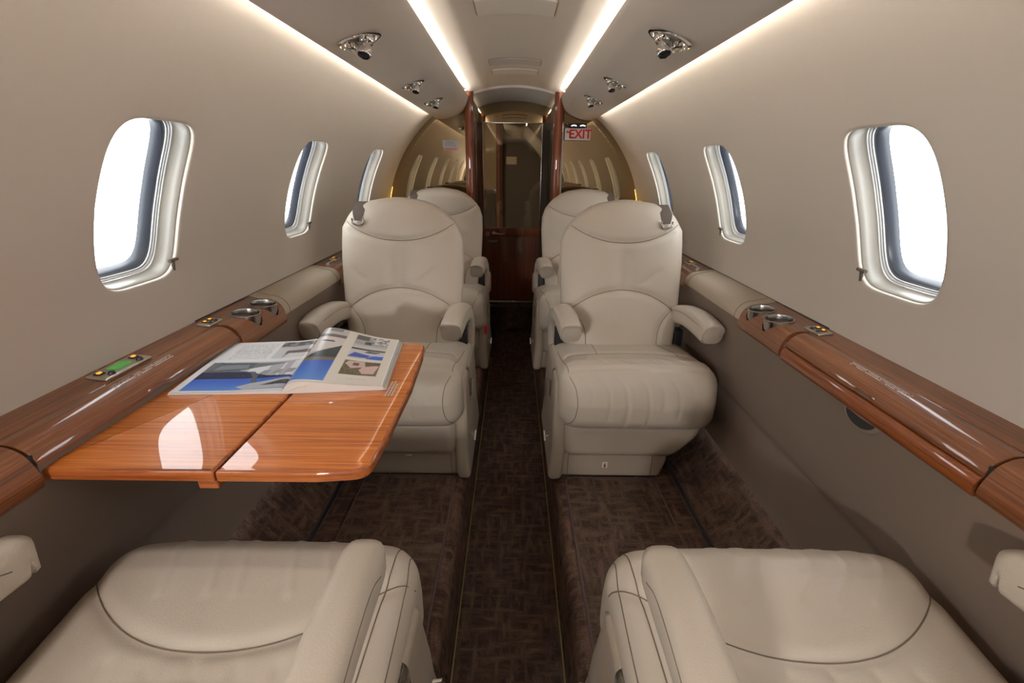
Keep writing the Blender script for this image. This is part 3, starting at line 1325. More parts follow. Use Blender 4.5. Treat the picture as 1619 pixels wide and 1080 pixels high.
def build_seat(S, kind, recline=0., red=False):
    """local frame: front faces -Y, floor at z=0 world height; S=+1 inboard side is -x"""
    r = empty('passenger_seat')
    # ---- base plinth
    V, F = rbox((-.065 * S, .275, .285), (.41, .43, .108), .014, (8, 6, 4), 3)
    V = [(x, y, z) if z > .30 or x * S < .10 else (x - S * (.30 - z) * .25, y, z) for x, y, z in V]
    base = mk('seat_base', V, F, 'leather_under', r)
    for x in (-.225 * S, .085 * S):
        g = G()
        g.tube([(x, .0595, .234), (x, .0595, .336)], .0012, 6)
        g.mk('seam', 'seam', base)
    # inboard shroud
    V, F = rbox((-.262 * S, .27, .42), (.05, .44, .38), .02, (3, 18, 18), 4)
    V = [(x - S * .012 * max(0, (.36 - z) / .13) + S * .006 * max(0, (z - .45) / .15), y + (.05 if y < .2 else 0) * max(0, (z - .34) / .26) - (.018 if y < .2 else 0) * max(0, (.34 - z) / .10), z) for x, y, z in V]
    sh = mk('side_shroud', V, F, 'leather_under', r)
    g = G()
    g.tube([(-.288 * S, .10, .385), (-.312 * S, .095, .383)], .0045, 8)
    g.tube([(-.310 * S, .082, .372), (-.312 * S, .112, .397)], .0055, 8)
    g.mk('handle', 'chrome', sh)
    g = G()
    g.box((-.288 * S, .22, .52), (.004, .012, .07), .0015)
    g.tube([(-.288 * S, .22, .555), (-.298 * S, .215, .56)], .004, 8)
    g.mk('latch', 'chrome', sh)
    # lower pan
    V, F = rbox((0, .25, .40), (.49, .42, .150), .035, (24, 14, 8), 4)
    V = [(x - (S * .10 * max(0, (.45 - z) / .12) ** 1.5 if x * S > 0 else 0) * (x * S / .245), y, z) for x, y, z in V]
    mk('seat_pan', V, F, 'leather_under', r)
    # ---- cushion
    V, F, ln = cushion_mesh(kind, S)
    cu = mk('seat_cushion', V, F, 'leather', r)
    bv = bvh_of(V, F)
    stitch(seam_on(bv, ln[0][::3] + [ln[0][-1]], 'top'), cu)
    if kind == 'far':
        stitch(seam_on(bv, [(-.258 * S, .30), (-.252 * S, .16), (-.243 * S, .06)], 'top'), cu)
        stitch(seam_on(bv, [(-.240 * S, .655), (-.222 * S, .625), (-.215 * S, .575), (-.222 * S, .52), (-.245 * S, .478)], 'front'), cu)
        stitch(seam_on(bv, [(-.12 * S, .215), (-.12 * S, .34)], 'top', n=10), cu)
        stitch(seam_on(bv, [(.18 * S, .20), (.14 * S, .34)], 'top', n=10), cu)
    else:
        stitch(seam_on(bv, [(-.235 * S, .02), (-.236 * S, .10), (-.230 * S, .22), (-.222 * S, .40)], 'top'), cu)
        stitch(seam_on(bv, [(-.262 * S, .40), (-.262 * S, .14), (-.255 * S, .04)], 'top'), cu)
    # ---- back
    V, F = back_mesh()
    front = lambda A: A[:, 1] < .385 + (A[:, 2] - .60) * .275 + .012
    head = arc_line(-.216, 1.105, 0, 1.040, .216, 1.105)
    lumb = arc_line(-.205, .782, 0, .862, .205, .782)
    sl = smooth_line([(-.205, .782), (-.165, .745), (-.145, .70), (-.142, .645), (-.142, .60)], 20)
    sr = [(-a, b) for a, b in sl]
    V = displace(V, [0, 2], [head, lumb], .007, .013, (0, 1, 0), front)
    V = displace(V, [0, 2], [sl, sr], .006, .011, (0, 1, 0), front)
    # centre dimple and creases
    V = displace(V, [0, 2], [[(0, .99), (.002, .89)]], .009, .034, (0, 1, 0), front)
    cr = [smooth_line([(.06, .885), (.10, .905), (.14, .935)], 8), smooth_line([(-.14, .895), (-.17, .91), (-.19, .93)], 8), smooth_line([(.19, 1.075), (.14, 1.06)], 6), smooth_line([(-.19, 1.075), (-.13, 1.055)], 6), smooth_line([(.0, .94), (.003, .875)], 6)]
    V = displace(V, [0, 2], cr, .0036, .008, (0, 1, 0), front)
    bo = Vector((0, 0, 0))
    V = [(x + S * .016 * max(0, min(1, (z - 1.03) / .12)), y, z) for x, y, z in V]
    bk = mk('backrest', V, F, 'leather', r)
    bv = bvh_of(V, F)
    sms = [stitch(seam_on(bv, l, 'front', .0013), bk) for l in (head, lumb)]
    sms += [stitch(seam_on(bv, l[::3] + [l[-1]], 'front', .0013), bk) for l in (sl, sr)]
    # belt guide over the outboard shoulder
    x0 = .150 * S
    dn = [(x0 + .012 * S, 1.158, .06), (x0 + .008 * S, 1.176, .03), (x0 + .004 * S, 1.186, 0)]
    pts = []
    for xx, zz in ((x0 + .010 * S, 1.112), (x0 + .010 * S, 1.130), (x0 + .008 * S, 1.150)):
        h = bv.ray_cast(Vector((xx, -1, zz)), Vector((0, 1, 0)))
        pts.append(h[0] + Vector((0, -.004, 0)))
    for dy in (-.02, 0., .02, .05):
        yc = .385 + .59 * .275 + dy
        h = bv.ray_cast(Vector((x0 + .004 * S, yc, 2)), Vector((0, 0, -1)))
        if h[0] is not None:
            pts.append(h[0] + Vector((0, 0, .004)))
    P = smooth_line([tuple(p) for p in pts], 24)
    V2 = []
    F2 = []
    for i, p in enumerate(P):
        t = i / (len(P) - 1)
        hw = .014 + .009 * min(1, t * 3)
        for dx, dd in ((-hw, 0), (hw, 0), (hw, .003), (-hw, .003)):
            a = P[max(0, i - 1)]
            b = P[min(len(P) - 1, i + 1)]
            tv = (Vector(b) - Vector(a)).normalized()
            nv = Vector((1, 0, 0)).cross(tv).normalized()
            nv = nv if (nv.y < 0 or nv.z > .5) else -nv
            V2.append(Vector(p) + Vector((dx, 0, 0)) + nv * dd)
    for i in range(len(P) - 1):
        for k in range(4):
            k2 = (k + 1) % 4
            F2.append((i * 4 + k, i * 4 + k2, i * 4 + 4 + k2, i * 4 + 4 + k))
    F2.append((0, 1, 2, 3))
    F2.append(tuple((len(P) - 1) * 4 + k for k in range(4)))
    bs = mk('belt_strap', V2, F2, 'belt', bk, True, 40)
    g = G()
    c = Vector(P[0]) + Vector((0, -.004, -.004))
    ring = [(c.x + .021 * math.cos(a), c.y - .002, c.z + .014 * math.sin(a)) for a in [math.radians(d) for d in range(180, 361, 12)]]
    g.tube([(c.x - .021, c.y - .002, c.z + .014)] + ring + [(c.x + .021, c.y - .002, c.z + .014)], .004, 8)
    g.mk('belt_ring', 'chrome', bs)
    if recline:
        piv = Vector((0, .42, .62))
        RM = Matrix.Translation(piv) @ Matrix.Rotation(recline, 4, 'X') @ Matrix.Translation(-piv)
        for o in [bk, bs] + sms + list(bs.children):
            o.data.transform(RM)
    # ---- armrests
    for s_in in (1, 0):
        if s_in:
            xf, xr = -.228 * S, -.252 * S
        else:
            xf, xr = .262 * S, .232 * S
        if kind == 'near':
            xf, xr = (-.236 * S, -.24 * S) if s_in else (.245 * S, .25 * S)
        V, F = arm_mesh(xf, xr, kind == 'near')
        a = mk('armrest', V, F, 'leather', r)
        bv = bvh_of(V, F)
        for sgn in (-1, 1):
            sl_ = [(.165, .802), (.21, .804), (.28, .804), (.36, .794), (.42, .774), (.46, .747), (.498, .70), (.508, .64), (.508, .60)]
            if kind == 'near':
                sl_ = [(.225, .810), (.26, .826), (.32, .826), (.38, .815), (.42, .795), (.455, .765), (.483, .72), (.490, .66), (.490, .63)]
            stitch(seam_on(bv, sl_, sgn, .0009), a)
    # black blocks painting in the shade of the gap behind the armrests
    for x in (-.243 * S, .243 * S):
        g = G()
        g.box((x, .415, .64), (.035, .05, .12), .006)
        g.mk('armrest_gap_shade', 'black', r)
    if kind == 'near':
        pass
    if red:
        g = G()
        g.box((-.275 * S, .10, .47), (.012, .035, .045), .004)
        g.mk('release_lever', 'red', r)
    return r


def placard_small(x, y, z, w_, h_, parent):
    g = G()
    g.box((x, y, z), (w_, .003, h_), .001)
    p = g.mk('placard', 'white_plastic', parent)
    g = G()
    g.box((x, y - .002, z - .003), (w_ * .38, .001, h_ * .45), .0003)
    g.box((x - w_ * .12, y - .002, z - h_ * .1), (w_ * .12, .001, h_ * .62), .0003)
    g.box((x + w_ * .12, y - .002, z - h_ * .1), (w_ * .12, .001, h_ * .62), .0003)
    g.mk('marking', 'red_ink', p)
    g = G()
    g.box((x, y - .002, z + h_ * .32), (w_ * .4, .001, h_ * .12), .0003)
    g.mk('marking', 'grey_ink', p)


SG = 'tan leather cabin seats'
sR = build_seat(1, 'far')
sL = build_seat(-1, 'far')
seats = []
sR.location = (.437, 1.30, 0)
tag(sR, 'tan leather seat facing us right of the aisle, its front cushion fully in view', 'seat', SG)
sL.location = (-.445, 1.30, 0)
tag(sL, 'tan leather seat facing us behind the wooden table, partly hidden by the open magazine', 'seat', SG)
bR = dup_tree(sR, (.418, 2.26, 0))
tag(bR, 'tan leather seat tucked behind the right facing seat, under the exit sign', 'seat', SG)
bL = dup_tree(sL, (-.432, 2.26, 0))
tag(bL, 'tan leather seat tucked behind the left facing seat, next to the left door post', 'seat', SG)
nR = build_seat(-1, 'near', math.radians(-62))
nR.location = (.445, .645, 0)
nR.rotation_euler = (0, 0, math.pi)
tag(nR, 'tan leather seat in the right foreground seen from above, facing away from us', 'seat', SG)
nL = build_seat(1, 'near', math.radians(-62))
nL.location = (-.435, .65, 0)
nL.rotation_euler = (0, 0, math.pi)
tag(nL, 'tan leather seat in the left foreground seen from above, cushion below the table edge', 'seat', SG)
# individual details
placard_small(-.088, .057, .288, .019, .024, sR)
g = G()
g.box((.07, .057, .322), (.024, .003, .006), .001)
g.mk('placard', 'white_plastic', sL)
g = G()
g.box((.285, .05, .47), (.012, .035, .045), .004)
g.mk('release_lever', 'red', bL)
# rounded lower shoulder of the rear seats showing beside the aisle
for s_, par, S in ((bL, bL, 1), (bR, bR, -1)):
    V, F = rbox((.25 * S, .62, .60), (.075, .10, .155), .035, 6, 5)
    mk('side_bolster', V, F, 'leather', par)

# ------------------------------------------------------------------ folding table


def outline_round(pts, radii, n=10):
    out = []
    m = len(pts)
    for i in range(m):
        p = Vector(pts[i]).to_2d() if False else Vector((pts[i][0], pts[i][1]))
        a = Vector((pts[i - 1][0], pts[i - 1][1]))
        b = Vector((pts[(i + 1) % m][0], pts[(i + 1) % m][1]))
        r = radii[i]
        if r <= 0:
            out.append((p.x, p.y))
            continue
        d1 = (a - p).normalized()
        d2 = (b - p).normalized()
        ang = d1.angle(d2)
        t = r / math.tan(ang / 2)
        p1 = p + d1 * t
        p2 = p + d2 * t
        for k in range(n + 1):
            u = k / n
            q = p1 * (1 - u) ** 2 + p * 2 * u * (1 - u) + p2 * u ** 2
            out.append((q.x, q.y))
    return out


def slab(out, z0, z1, r, nr=4):
    """solid slab from ccw outline with rounded rim. returns top faces, side faces separately"""
    m = len(out)
    nrm = []
    for i in range(m):
        a = Vector(out[i - 1])
        b = Vector(out[(i + 1) % m])
        t = (b - a).normalized()
        nrm.append(Vector((t.y, -t.x)))
    rings = []
    for k in range(nr + 1):
        a = math.pi / 2 * k / nr
        rings.append((r * (1 - math.sin(a)), z0 + r * (1 - math.cos(a))))
    for k in range(nr + 1):
        a = math.pi / 2 * k / nr
        rings.append((r * (1 - math.cos(a)), z1 - r * (1 - math.sin(a))))
    V = []
    F = []
    for ins, z in rings:
        for p, n in zip(out, nrm):
            V.append((p[0] - n.x * ins, p[1] - n.y * ins, z))
    R = len(rings)
    for i in range(R - 1):
        for k in range(m):
            k2 = (k + 1) % m
            F.append((i * m + k, i * m + k2, (i + 1) * m + k2, (i + 1) * m + k))
    F.append(tuple(reversed(range(m))))
    F.append(tuple(range((R - 1) * m, R * m)))
    return V, F


table = empty('folding_table', (-.735, .82, .86), 0, 'glossy orange-brown wooden folding table open beside the left ledge, with a magazine on it', 'table')
toff = Matrix.Translation((.735, -.82, -.86))
TZ = .870
FOLD = -.4575


def table_leaf(poly, rad, name):
    out = outline_round(poly, rad)
    V, F = slab(out, TZ - .021, TZ, .0055, 5)
    o = mk(name, V, F, 'wood_edge', None, True, 35)
    # inlaid veneer: top faces get the veneer material
    o.data.materials.append(M['wood_table'])
    for p in o.data.polygons:
        if p.normal.z > .95:
            p.material_index = 1
    o.data.transform(toff)
    o.parent = table
    return o


table_leaf([(FOLD - .0013, .556), (FOLD - .0013, 1.097), (-.7395, 1.097), (-.7395, .556)], [.004, .004, .006, .006], 'inner_leaf')
out_pts = [(FOLD + .0013, .556), (-.300, .5565), (-.222, .566), (-.217, .68), (-.2155, .85), (-.224, 1.02), (-.232, 1.097), (FOLD + .0013, 1.097)]
table_leaf(out_pts, [.004, .03, .032, .06, .08, .05, .03, .004], 'outer_leaf')
g = G()
g.box((-.735, .82, .858), (.012, .40, .010), .002)
g.mk('hinge', 'nickel', table).data.transform(toff)
g = G()
for yy in (.575, 1.06):
    V, F = rbox((FOLD - .017, yy, .8415), (.032, .03, .016), .003, 2, 2)
    g.add(V, F)
o = g.mk('support_block', 'wood_edge', table)
o.data.transform(toff)
g = G()
V, F = rbox((-.60, .82, .842), (.26, .03, .012), .003, 2, 2)
g.add(V, F)
o = g.mk('support_arm', 'nickel', table)
o.data.transform(toff)
g = G()
rnd = random.Random(2)
for r_ in range(3):
    y = .806 + r_ * .006
    t = 0
    L = [.062, .070, .05][r_]
    while t < L:
        l = rnd.uniform(.002, .007)
        g.V += [Vector((-.262 + r_ * .0065, .803 + t, TZ + .0004)), Vector((-.2585 + r_ * .0065, .803 + t, TZ + .0004)), Vector((-.2585 + r_ * .0065, .803 + t + l, TZ + .0004)), Vector((-.262 + r_ * .0065, .803 + t + l, TZ + .0004))]
        n = len(g.V)
        g.F.append((n - 4, n - 3, n - 2, n - 1))
        t += l + .0012
o = g.mk('table_placard', 'pale_ink', table)
o.data.transform(toff)

# ------------------------------------------------------------------ magazine


def inpoly(u, v, poly):
    c = False
    j = len(poly) - 1
    for i in range(len(poly)):
        if ((poly[i][1] > v) != (poly[j][1] > v)) and (u < (poly[j][0] - poly[i][0]) * (v - poly[i][1]) / (poly[j][1] - poly[i][1] + 1e-12) + poly[i][0]):
            c = not c
        j = i
    return c


def hsh(a, b):
    return (math.sin(a * 127.1 + b * 311.7) * 43758.5453) % 1.0


BLUE = (.035, .12, .55)
LBLUE = (.10, .25, .66)


def lerp(a, b, t):
    t = max(0, min(1, t))
    return tuple(x + (y - x) * t for x, y in zip(a, b))


def paint_left(u, v):
    white = (.80, .81, .82)
    # big picture of a white boat on blue water
    if .07 < u and v < .56 and v > .025 and (v < .54 - 0 * u):
        uu, vv = (u - .07) / .93, (v - .025) / .535
        c = lerp(LBLUE, BLUE, vv / .36 + .2)                # water
        if vv > .36:
            c = (.012, .022, .06) if hsh(int(u * 200), int(v * 60)) > .3 else (.03, .045, .10)   # far shore
        if vv > .60:
            c = (.16, .18, .21)
        if inpoly(uu, vv, [(.05, .60), (.50, .66), (.46, .98), (.12, .98)]):
            c = (.09, .11, .14)
        if inpoly(uu, vv, [(.08, .66), (.44, .72), (.42, .86), (.12, .84)]):
            c = (.22, .25, .29)
        if inpoly(uu, vv, [(.10, .97), (1, .985), (1, .90), (.12, .93)]):
            c = (.50, .52, .56)
        if inpoly(uu, vv, [(.38, .64), (.55, .76), (1, .97), (1, .40), (.72, .45), (.55, .56)]):
            c = (.74, .75, .77)
            if hsh(int(uu * 30), 3) > .75:
                c = (.45, .46, .50)
        for k in range(3):
            if inpoly(uu, vv, [(.60 + k * .13, .50), (.70 + k * .13, .50), (.72 + k * .13, .64), (.64 + k * .13, .64)]):
                c = (.30, .32, .36)
        if inpoly(uu, vv, [(.48, .60), (.58, .42), (.60, .22), (.66, .22), (.62, .46), (.55, .60)]):
            c = (.10, .11, .13)
        if inpoly(uu, vv, [(.50, .10), (.62, .20), (.85, .30), (1, .34), (1, .02), (.60, .01)]):
            c = (.46, .48, .50)
            if inpoly(uu, vv, [(.72, .12), (.9, .26), (1, .28), (1, .14)]):
                c = (.05, .055, .06)
        return c
    if .60 < u and v > .60 and v < .97:
        uu, vv = (u - .60) / .40, (v - .60) / .37
        c = (.33, .31, .31)
        if vv > .7:
            c = (.10, .085, .09) if hsh(int(uu * 9), int(vv * 8)) > .45 else (.28, .27, .32)
        elif vv > .45:
            c = (.55, .55, .58)
        elif vv > .25:
            c = (.16, .12, .11)
        if uu < .3 and vv < .6:
            c = (.62, .63, .65)
        if inpoly(uu, vv, [(.3, 0), (1, 0), (1, .22), (.4, .3)]):
            c = (.70, .70, .72)
        return c
    if .16 < u < .56 and .60 < v < .93:
        row = int(v * 150)
        if row % 2 == 0 and hsh(int(u * 120), row) > .25:
            return (.48, .49, .51)
    return white


def paint_right(u, v):
    cream = (.80, .745, .66)
    if u < .40 and .03 < v:
        uu, vv = u / .40, (v - .03) / .97
        c = lerp(LBLUE, BLUE, vv / .3)
        if vv > .32 + .05 * uu:
            c = (.015, .025, .035) if hsh(int(u * 150), int(v * 130)) > .35 else (.05, .06, .07)
        if vv > .30 + .05 * uu and vv < .36 + .05 * uu:
            c = (.18, .14, .10)
        if inpoly(uu, vv, [(0, .36), (.9, .62), (1, .66), (1, .90), (0, .78)]):
            c = (.70, .63, .60)
            if vv < .5:
                c = (.56, .50, .48)
        if inpoly(uu, vv, [(.35, .70), (.75, .70), (.7, .725), (.4, .725)]):
            c = (.04, .04, .05)
        if vv > .80 and vv < .86:
            c = (.16, .13, .12)
        if vv > .86:
            c = (.55, .53, .52) if hsh(int(uu * 5), int(vv * 14)) > .35 else (.24, .23, .23)
        return c
    if .50 < u < .90:
        uu = (u - .50) / .40
        if .16 < v < .42:
            vv = (v - .16) / .26
            c = (.10, .085, .045) if hsh(int(u * 110), int(v * 90)) > .4 else (.20, .16, .08)
            if inpoly(uu, vv, [(.12, .95), (.55, .98), (.62, .60), (.25, .45), (.05, .75)]):
                c = (.66, .50, .47)
            if inpoly(uu, vv, [(.55, .60), (.98, .80), (.90, .15), (.60, .12), (.48, .35)]):
                c = (.68, .50, .47)
            if inpoly(uu, vv, [(.25, .85), (.42, .85), (.42, .65), (.25, .65)]):
                c = (.16, .07, .06)
            if vv > .75 and uu > .8:
                c = (.08, .06, .04)
            return c
        if .47 < v < .68:
            vv = (v - .47) / .21
            c = (.66, .66, .70)
            if vv > .82:
                c = (.05, .055, .06)
            if inpoly(uu, vv, [(.0, .1), (.15, .55), (.62, .38), (.55, .12)]):
                c = (.04, .09, .42)
            if inpoly(uu, vv, [(.5, .02), (1, .02), (1, .40), (.66, .36)]):
                c = (.04, .14, .66)
            if inpoly(uu, vv, [(.0, .0), (.5, .0), (.3, .12), (0, .1)]):
                c = (.52, .48, .50)
            if inpoly(uu, vv, [(.4, .6), (.75, .62), (.9, .78), (.5, .8)]):
                c = (.07, .08, .12)
            return c
        if .71 < v < .96:
            vv = (v - .71) / .25
            c = (.40, .41, .42)
            if vv > .6 and uu < .4:
                c = (.09, .09, .10)
            if .3 < uu < .5 and .25 < vv < .5:
                c = (.08, .07, .07)
            if uu > .5 and vv > .4:
                c = (.68, .68, .69) if hsh(int(uu * 14), int(vv * 9)) > .4 else (.24, .25, .28)
            if vv < .2:
                c = (.58, .58, .58)
            return c
    if .60 < u < .80 and .085 < v < .10 and hsh(int(u * 160), 1) > .3:
        return (.60, .52, .42)
    if u > .985:
        return (.86, .86, .86)
    return cream


mag = empty('open_magazine', (-.483, .94, TZ + .001), 0, 'open glossy magazine with yacht photos lying on the wooden table', 'magazine')
mg = Matrix.Translation((.483, -.94, -(TZ + .001)))
SPN, SPF = (-.470, .806), (-.505, 1.085)     # spine near and far ends


def page_mesh(name, paint, corner_n, corner_f, zfun, thick=.0006):
    nu, nv = 150, 190
    V = []
    for j in range(nv + 1):
        v = j / nv
        for i in range(nu + 1):
            u = i / nu        # 0 spine
            px = SPN[0] + (SPF[0] - SPN[0]) * v
            py = SPN[1] + (SPF[1] - SPN[1]) * v
            qx = corner_n[0] + (corner_f[0] - corner_n[0]) * v
            qy = corner_n[1] + (corner_f[1] - corner_n[1]) * v
            V.append((px + (qx - px) * u, py + (qy - py) * u, TZ + .0012 + zfun(u, v)))
    F = []
    W = nu + 1
    for j in range(nv):
        for i in range(nu):
            F.append((j * W + i, j * W + i + 1, (j + 1) * W + i + 1, (j + 1) * W + i))
    me = bpy.data.meshes.new(name)
    me.from_pydata([(mg @ Vector(v))[:] for v in V], [], F)
    at = me.color_attributes.new('ink', 'FLOAT_COLOR', 'POINT')
    cols = []
    for j in range(nv + 1):
        for i in range(nu + 1):
            u, v = i / nu, j / nv
            c = paint(u, v)
            cols += [c[0], c[1], c[2], 1.0]
    at.data.foreach_set('color', cols)
    me.update()
    o = link(name, me, 'print', mag)
    return o


def zl(u, v):      # left page: nearly flat, lifting to the spine
    return .0035 + .0005 * math.sin(u * 9 + v * 3) + .010 * math.exp(-u / .16) * (.5 + .5 * v) * (1 - math.exp(-u / .02)) + .003 * (1 - u)


def zr(u, v):      # right page: hump near the spine
    h = .015 + .019 * v
    return .004 + h * (1 - math.exp(-u / .05)) * math.exp(-(u / .62) ** 2.2) + .006 * (1 - u) * (1 - math.exp(-u / .05)) + .0045


LN, LF = (-.700, .796), (-.728, 1.072)
RN, RF = (-.272, .828), (-.300, 1.090)
page_mesh('left_page', lambda u, v: paint_left(1 - u, v), LN, LF, zl)
page_mesh('right_page', paint_right, RN, RF, zr)


def page_block(name, zf, cn, cf, layers, mat):
    """sheets under the top page: solid wedge plus fanned sheet edges"""
    V = []
    F = []
    nu, nv = 150, 10
    W = nu + 1
    for lay in (0, 1):
        for j in range(nv + 1):
            v = j / nv
            for i in range(nu + 1):
                u = i / nu
                ue = u * (1 + (.012 if lay == 0 else 0))
                px = SPN[0] + (SPF[0] - SPN[0]) * v
                py = SPN[1] + (SPF[1] - SPN[1]) * v
                qx = cn[0] + (cf[0] - cn[0]) * v
                qy = cn[1] + (cf[1] - cn[1]) * v
                z = TZ + .0004 if lay == 0 else TZ + .0002 + zf(u, v)
                V.append(mg @ Vector((px + (qx - px) * ue, py + (qy - py) * ue, z)))
    n0 = (nv + 1) * W
    for lay in (0, 1):
        for j in range(nv):
            for i in range(nu):
                a = lay * n0
                F.append((a + j * W + i, a + j * W + i + 1, a + (j + 1) * W + i + 1, a + (j + 1) * W + i))
    for j in range(nv):
        F.append((j * W + nu, (j + 1) * W + nu, n0 + (j + 1) * W + nu, n0 + j * W + nu))
    for i in range(nu):
        F.append((i, i + 1, n0 + i + 1, n0 + i))
        b = nv * W
        F.append((b + i, b + i + 1, n0 + b + i + 1, n0 + b + i))
    return mk(name, V, F, mat, mag, True, 40)


page_block('page_stack', zl, LN, LF, 3, 'paper')
page_block('page_stack', zr, RN, RF, 5, 'paper')
# a few loose sheets fanned at the right edge
g = G()
for k, (dx, dz) in enumerate(((.010, .0060), (.018, .0035), (.024, .0018))):
    a, b = (RN[0] + dx * .35, RN[1] - .0005 * k), (RF[0] + dx * .45, RF[1] - .002 * k)
    for th in (0, .0007):
        pass
    n = len(g.V)
    for p in ((RN[0] - .10, RN[1] - .001), a, b, (RF[0] - .10, RF[1])):
        g.V.append(mg @ Vector((p[0], p[1], TZ + dz)))
    for p in ((RN[0] - .10, RN[1] - .001), a, b, (RF[0] - .10, RF[1])):
        g.V.append(mg @ Vector((p[0], p[1], TZ + dz + .0009)))
    g.F += [(n, n + 1, n + 2, n + 3), (n + 4, n + 5, n + 6, n + 7), (n, n + 1, n + 5, n + 4), (n + 1, n + 2, n + 6, n + 5), (n + 2, n + 3, n + 7, n + 6), (n + 3, n, n + 4, n + 7)]
g.mk('loose_sheets', 'paper', mag, False)
g = G()
pts = []
for i in range(14):
    t = i / 13
    pts.append((SPN[0] + .002 + .045 * t, SPN[1] - .001 + .003 * t, TZ + .003 + .013 * math.sin(t * math.pi / 2 * 1.1)))
V = []
F = []
for i, p in enumerate(pts):
    for dy in (0, .05):
        V.append(mg @ Vector((p[0] - dy * .12, p[1] + dy, p[2])))
        V.append(mg @ Vector((p[0] - dy * .12, p[1] + dy, p[2] + .0012)))
for i in range(len(pts) - 1):
    a = i * 4
    b = a + 4
    F += [(a, b, b + 2, a + 2), (a + 1, b + 1, b + 3, a + 3), (a, b, b + 1, a + 1), (a + 2, b + 2, b + 3, a + 3)]
mk('curled_sheet', V, F, 'paper_yellow', mag)

# ------------------------------------------------------------------ floor fittings
for side in (-1, 1):
    cx = side * .370
    out = outline_round([(cx - .165, .70), (cx + .165, .70), (cx + .165, 1.345), (cx - .165, 1.345)], [.035] * 4)
    V, F = slab(out, .2295, .240, .005, 3)
    m_ = empty('floor_mat', (cx, 1.02, .23), 0, 'dark brown bound carpet mat on the raised floor %s' % ('under the wooden table' if side < 0 else 'in front of the right facing seat'), 'floor mat', 'bound floor mats between the facing seats')
    o = mk('mat_pile', V, F, 'carpet_mat', m_, True, 40)
    o.data.transform(Matrix.Translation((-cx, -1.02, -.23)))
    g = G()
    ring = outline_round([(cx - .166, .699), (cx + .166, .699), (cx + .166, 1.346), (cx - .166, 1.346)], [.035] * 4)
    g.tube([(a, b, .2355) for a, b in ring + ring[:1]], .0045, 8, False)
    o = g.mk('edge_binding', 'binding', m_)
    o.data.transform(Matrix.Translation((-cx, -1.02, -.23)))
    # seat track
    t_ = empty('seat_track', (side * .617, 1.0, .23), 0, 'narrow dark metal seat track in the carpet along the %s wall' % LB[side], 'seat track', 'seat tracks in the raised floor')
    g = G()
    g.box((side * .617, .95, .2315), (.016, 3.0, .006), .001)
    o = g.mk('track_channel', 'black', t_)
    o.data.transform(Matrix.Translation((-side * .617, -1.0, -.23)))
    g = G()
    for dx in (-.009, .009):
        g.box((side * .617 + dx, .95, .2335), (.0035, 3.0, .006), .001)
    o = g.mk('track_lip', 'binding', t_)
    o.data.transform(Matrix.Translation((-side * .617, -1.0, -.23)))
    g = G()
    g.box((side * .617, .95, .2350), (.0016, 3.0, .0012), .0003)
    o = g.mk('track_edge', 'steel', t_)
    o.data.transform(Matrix.Translation((-side * .617, -1.0, -.23)))
    # aisle guide light
    g = G()
    g.box((side * .1555, .55, .006), (.0045, 4.9, .004), .001)
    o = g.mk('aisle_light', 'floor_led')
    tag(o, 'thin yellow guide strip along the %s edge of the sunken aisle' % LB[side], 'light strip', 'aisle guide strips')

# ------------------------------------------------------------------ divider at the front of the cabin
def arc_outline(x0, x1, z0, side, n=30):
    """mirror panel between post and liner arc"""
    pts = [(x0, z0), (x1, z0)]
    # along the circle up
    ph0 = math.asin((z0 - ZC) / RC) if abs(z0 - ZC) < RC else 0
    for i in range(n + 1):
        ph = ph0 + (math.radians(70.8) - ph0) * i / n
        pts.append((RC * math.cos(ph), ZC + RC * math.sin(ph)))
    return pts


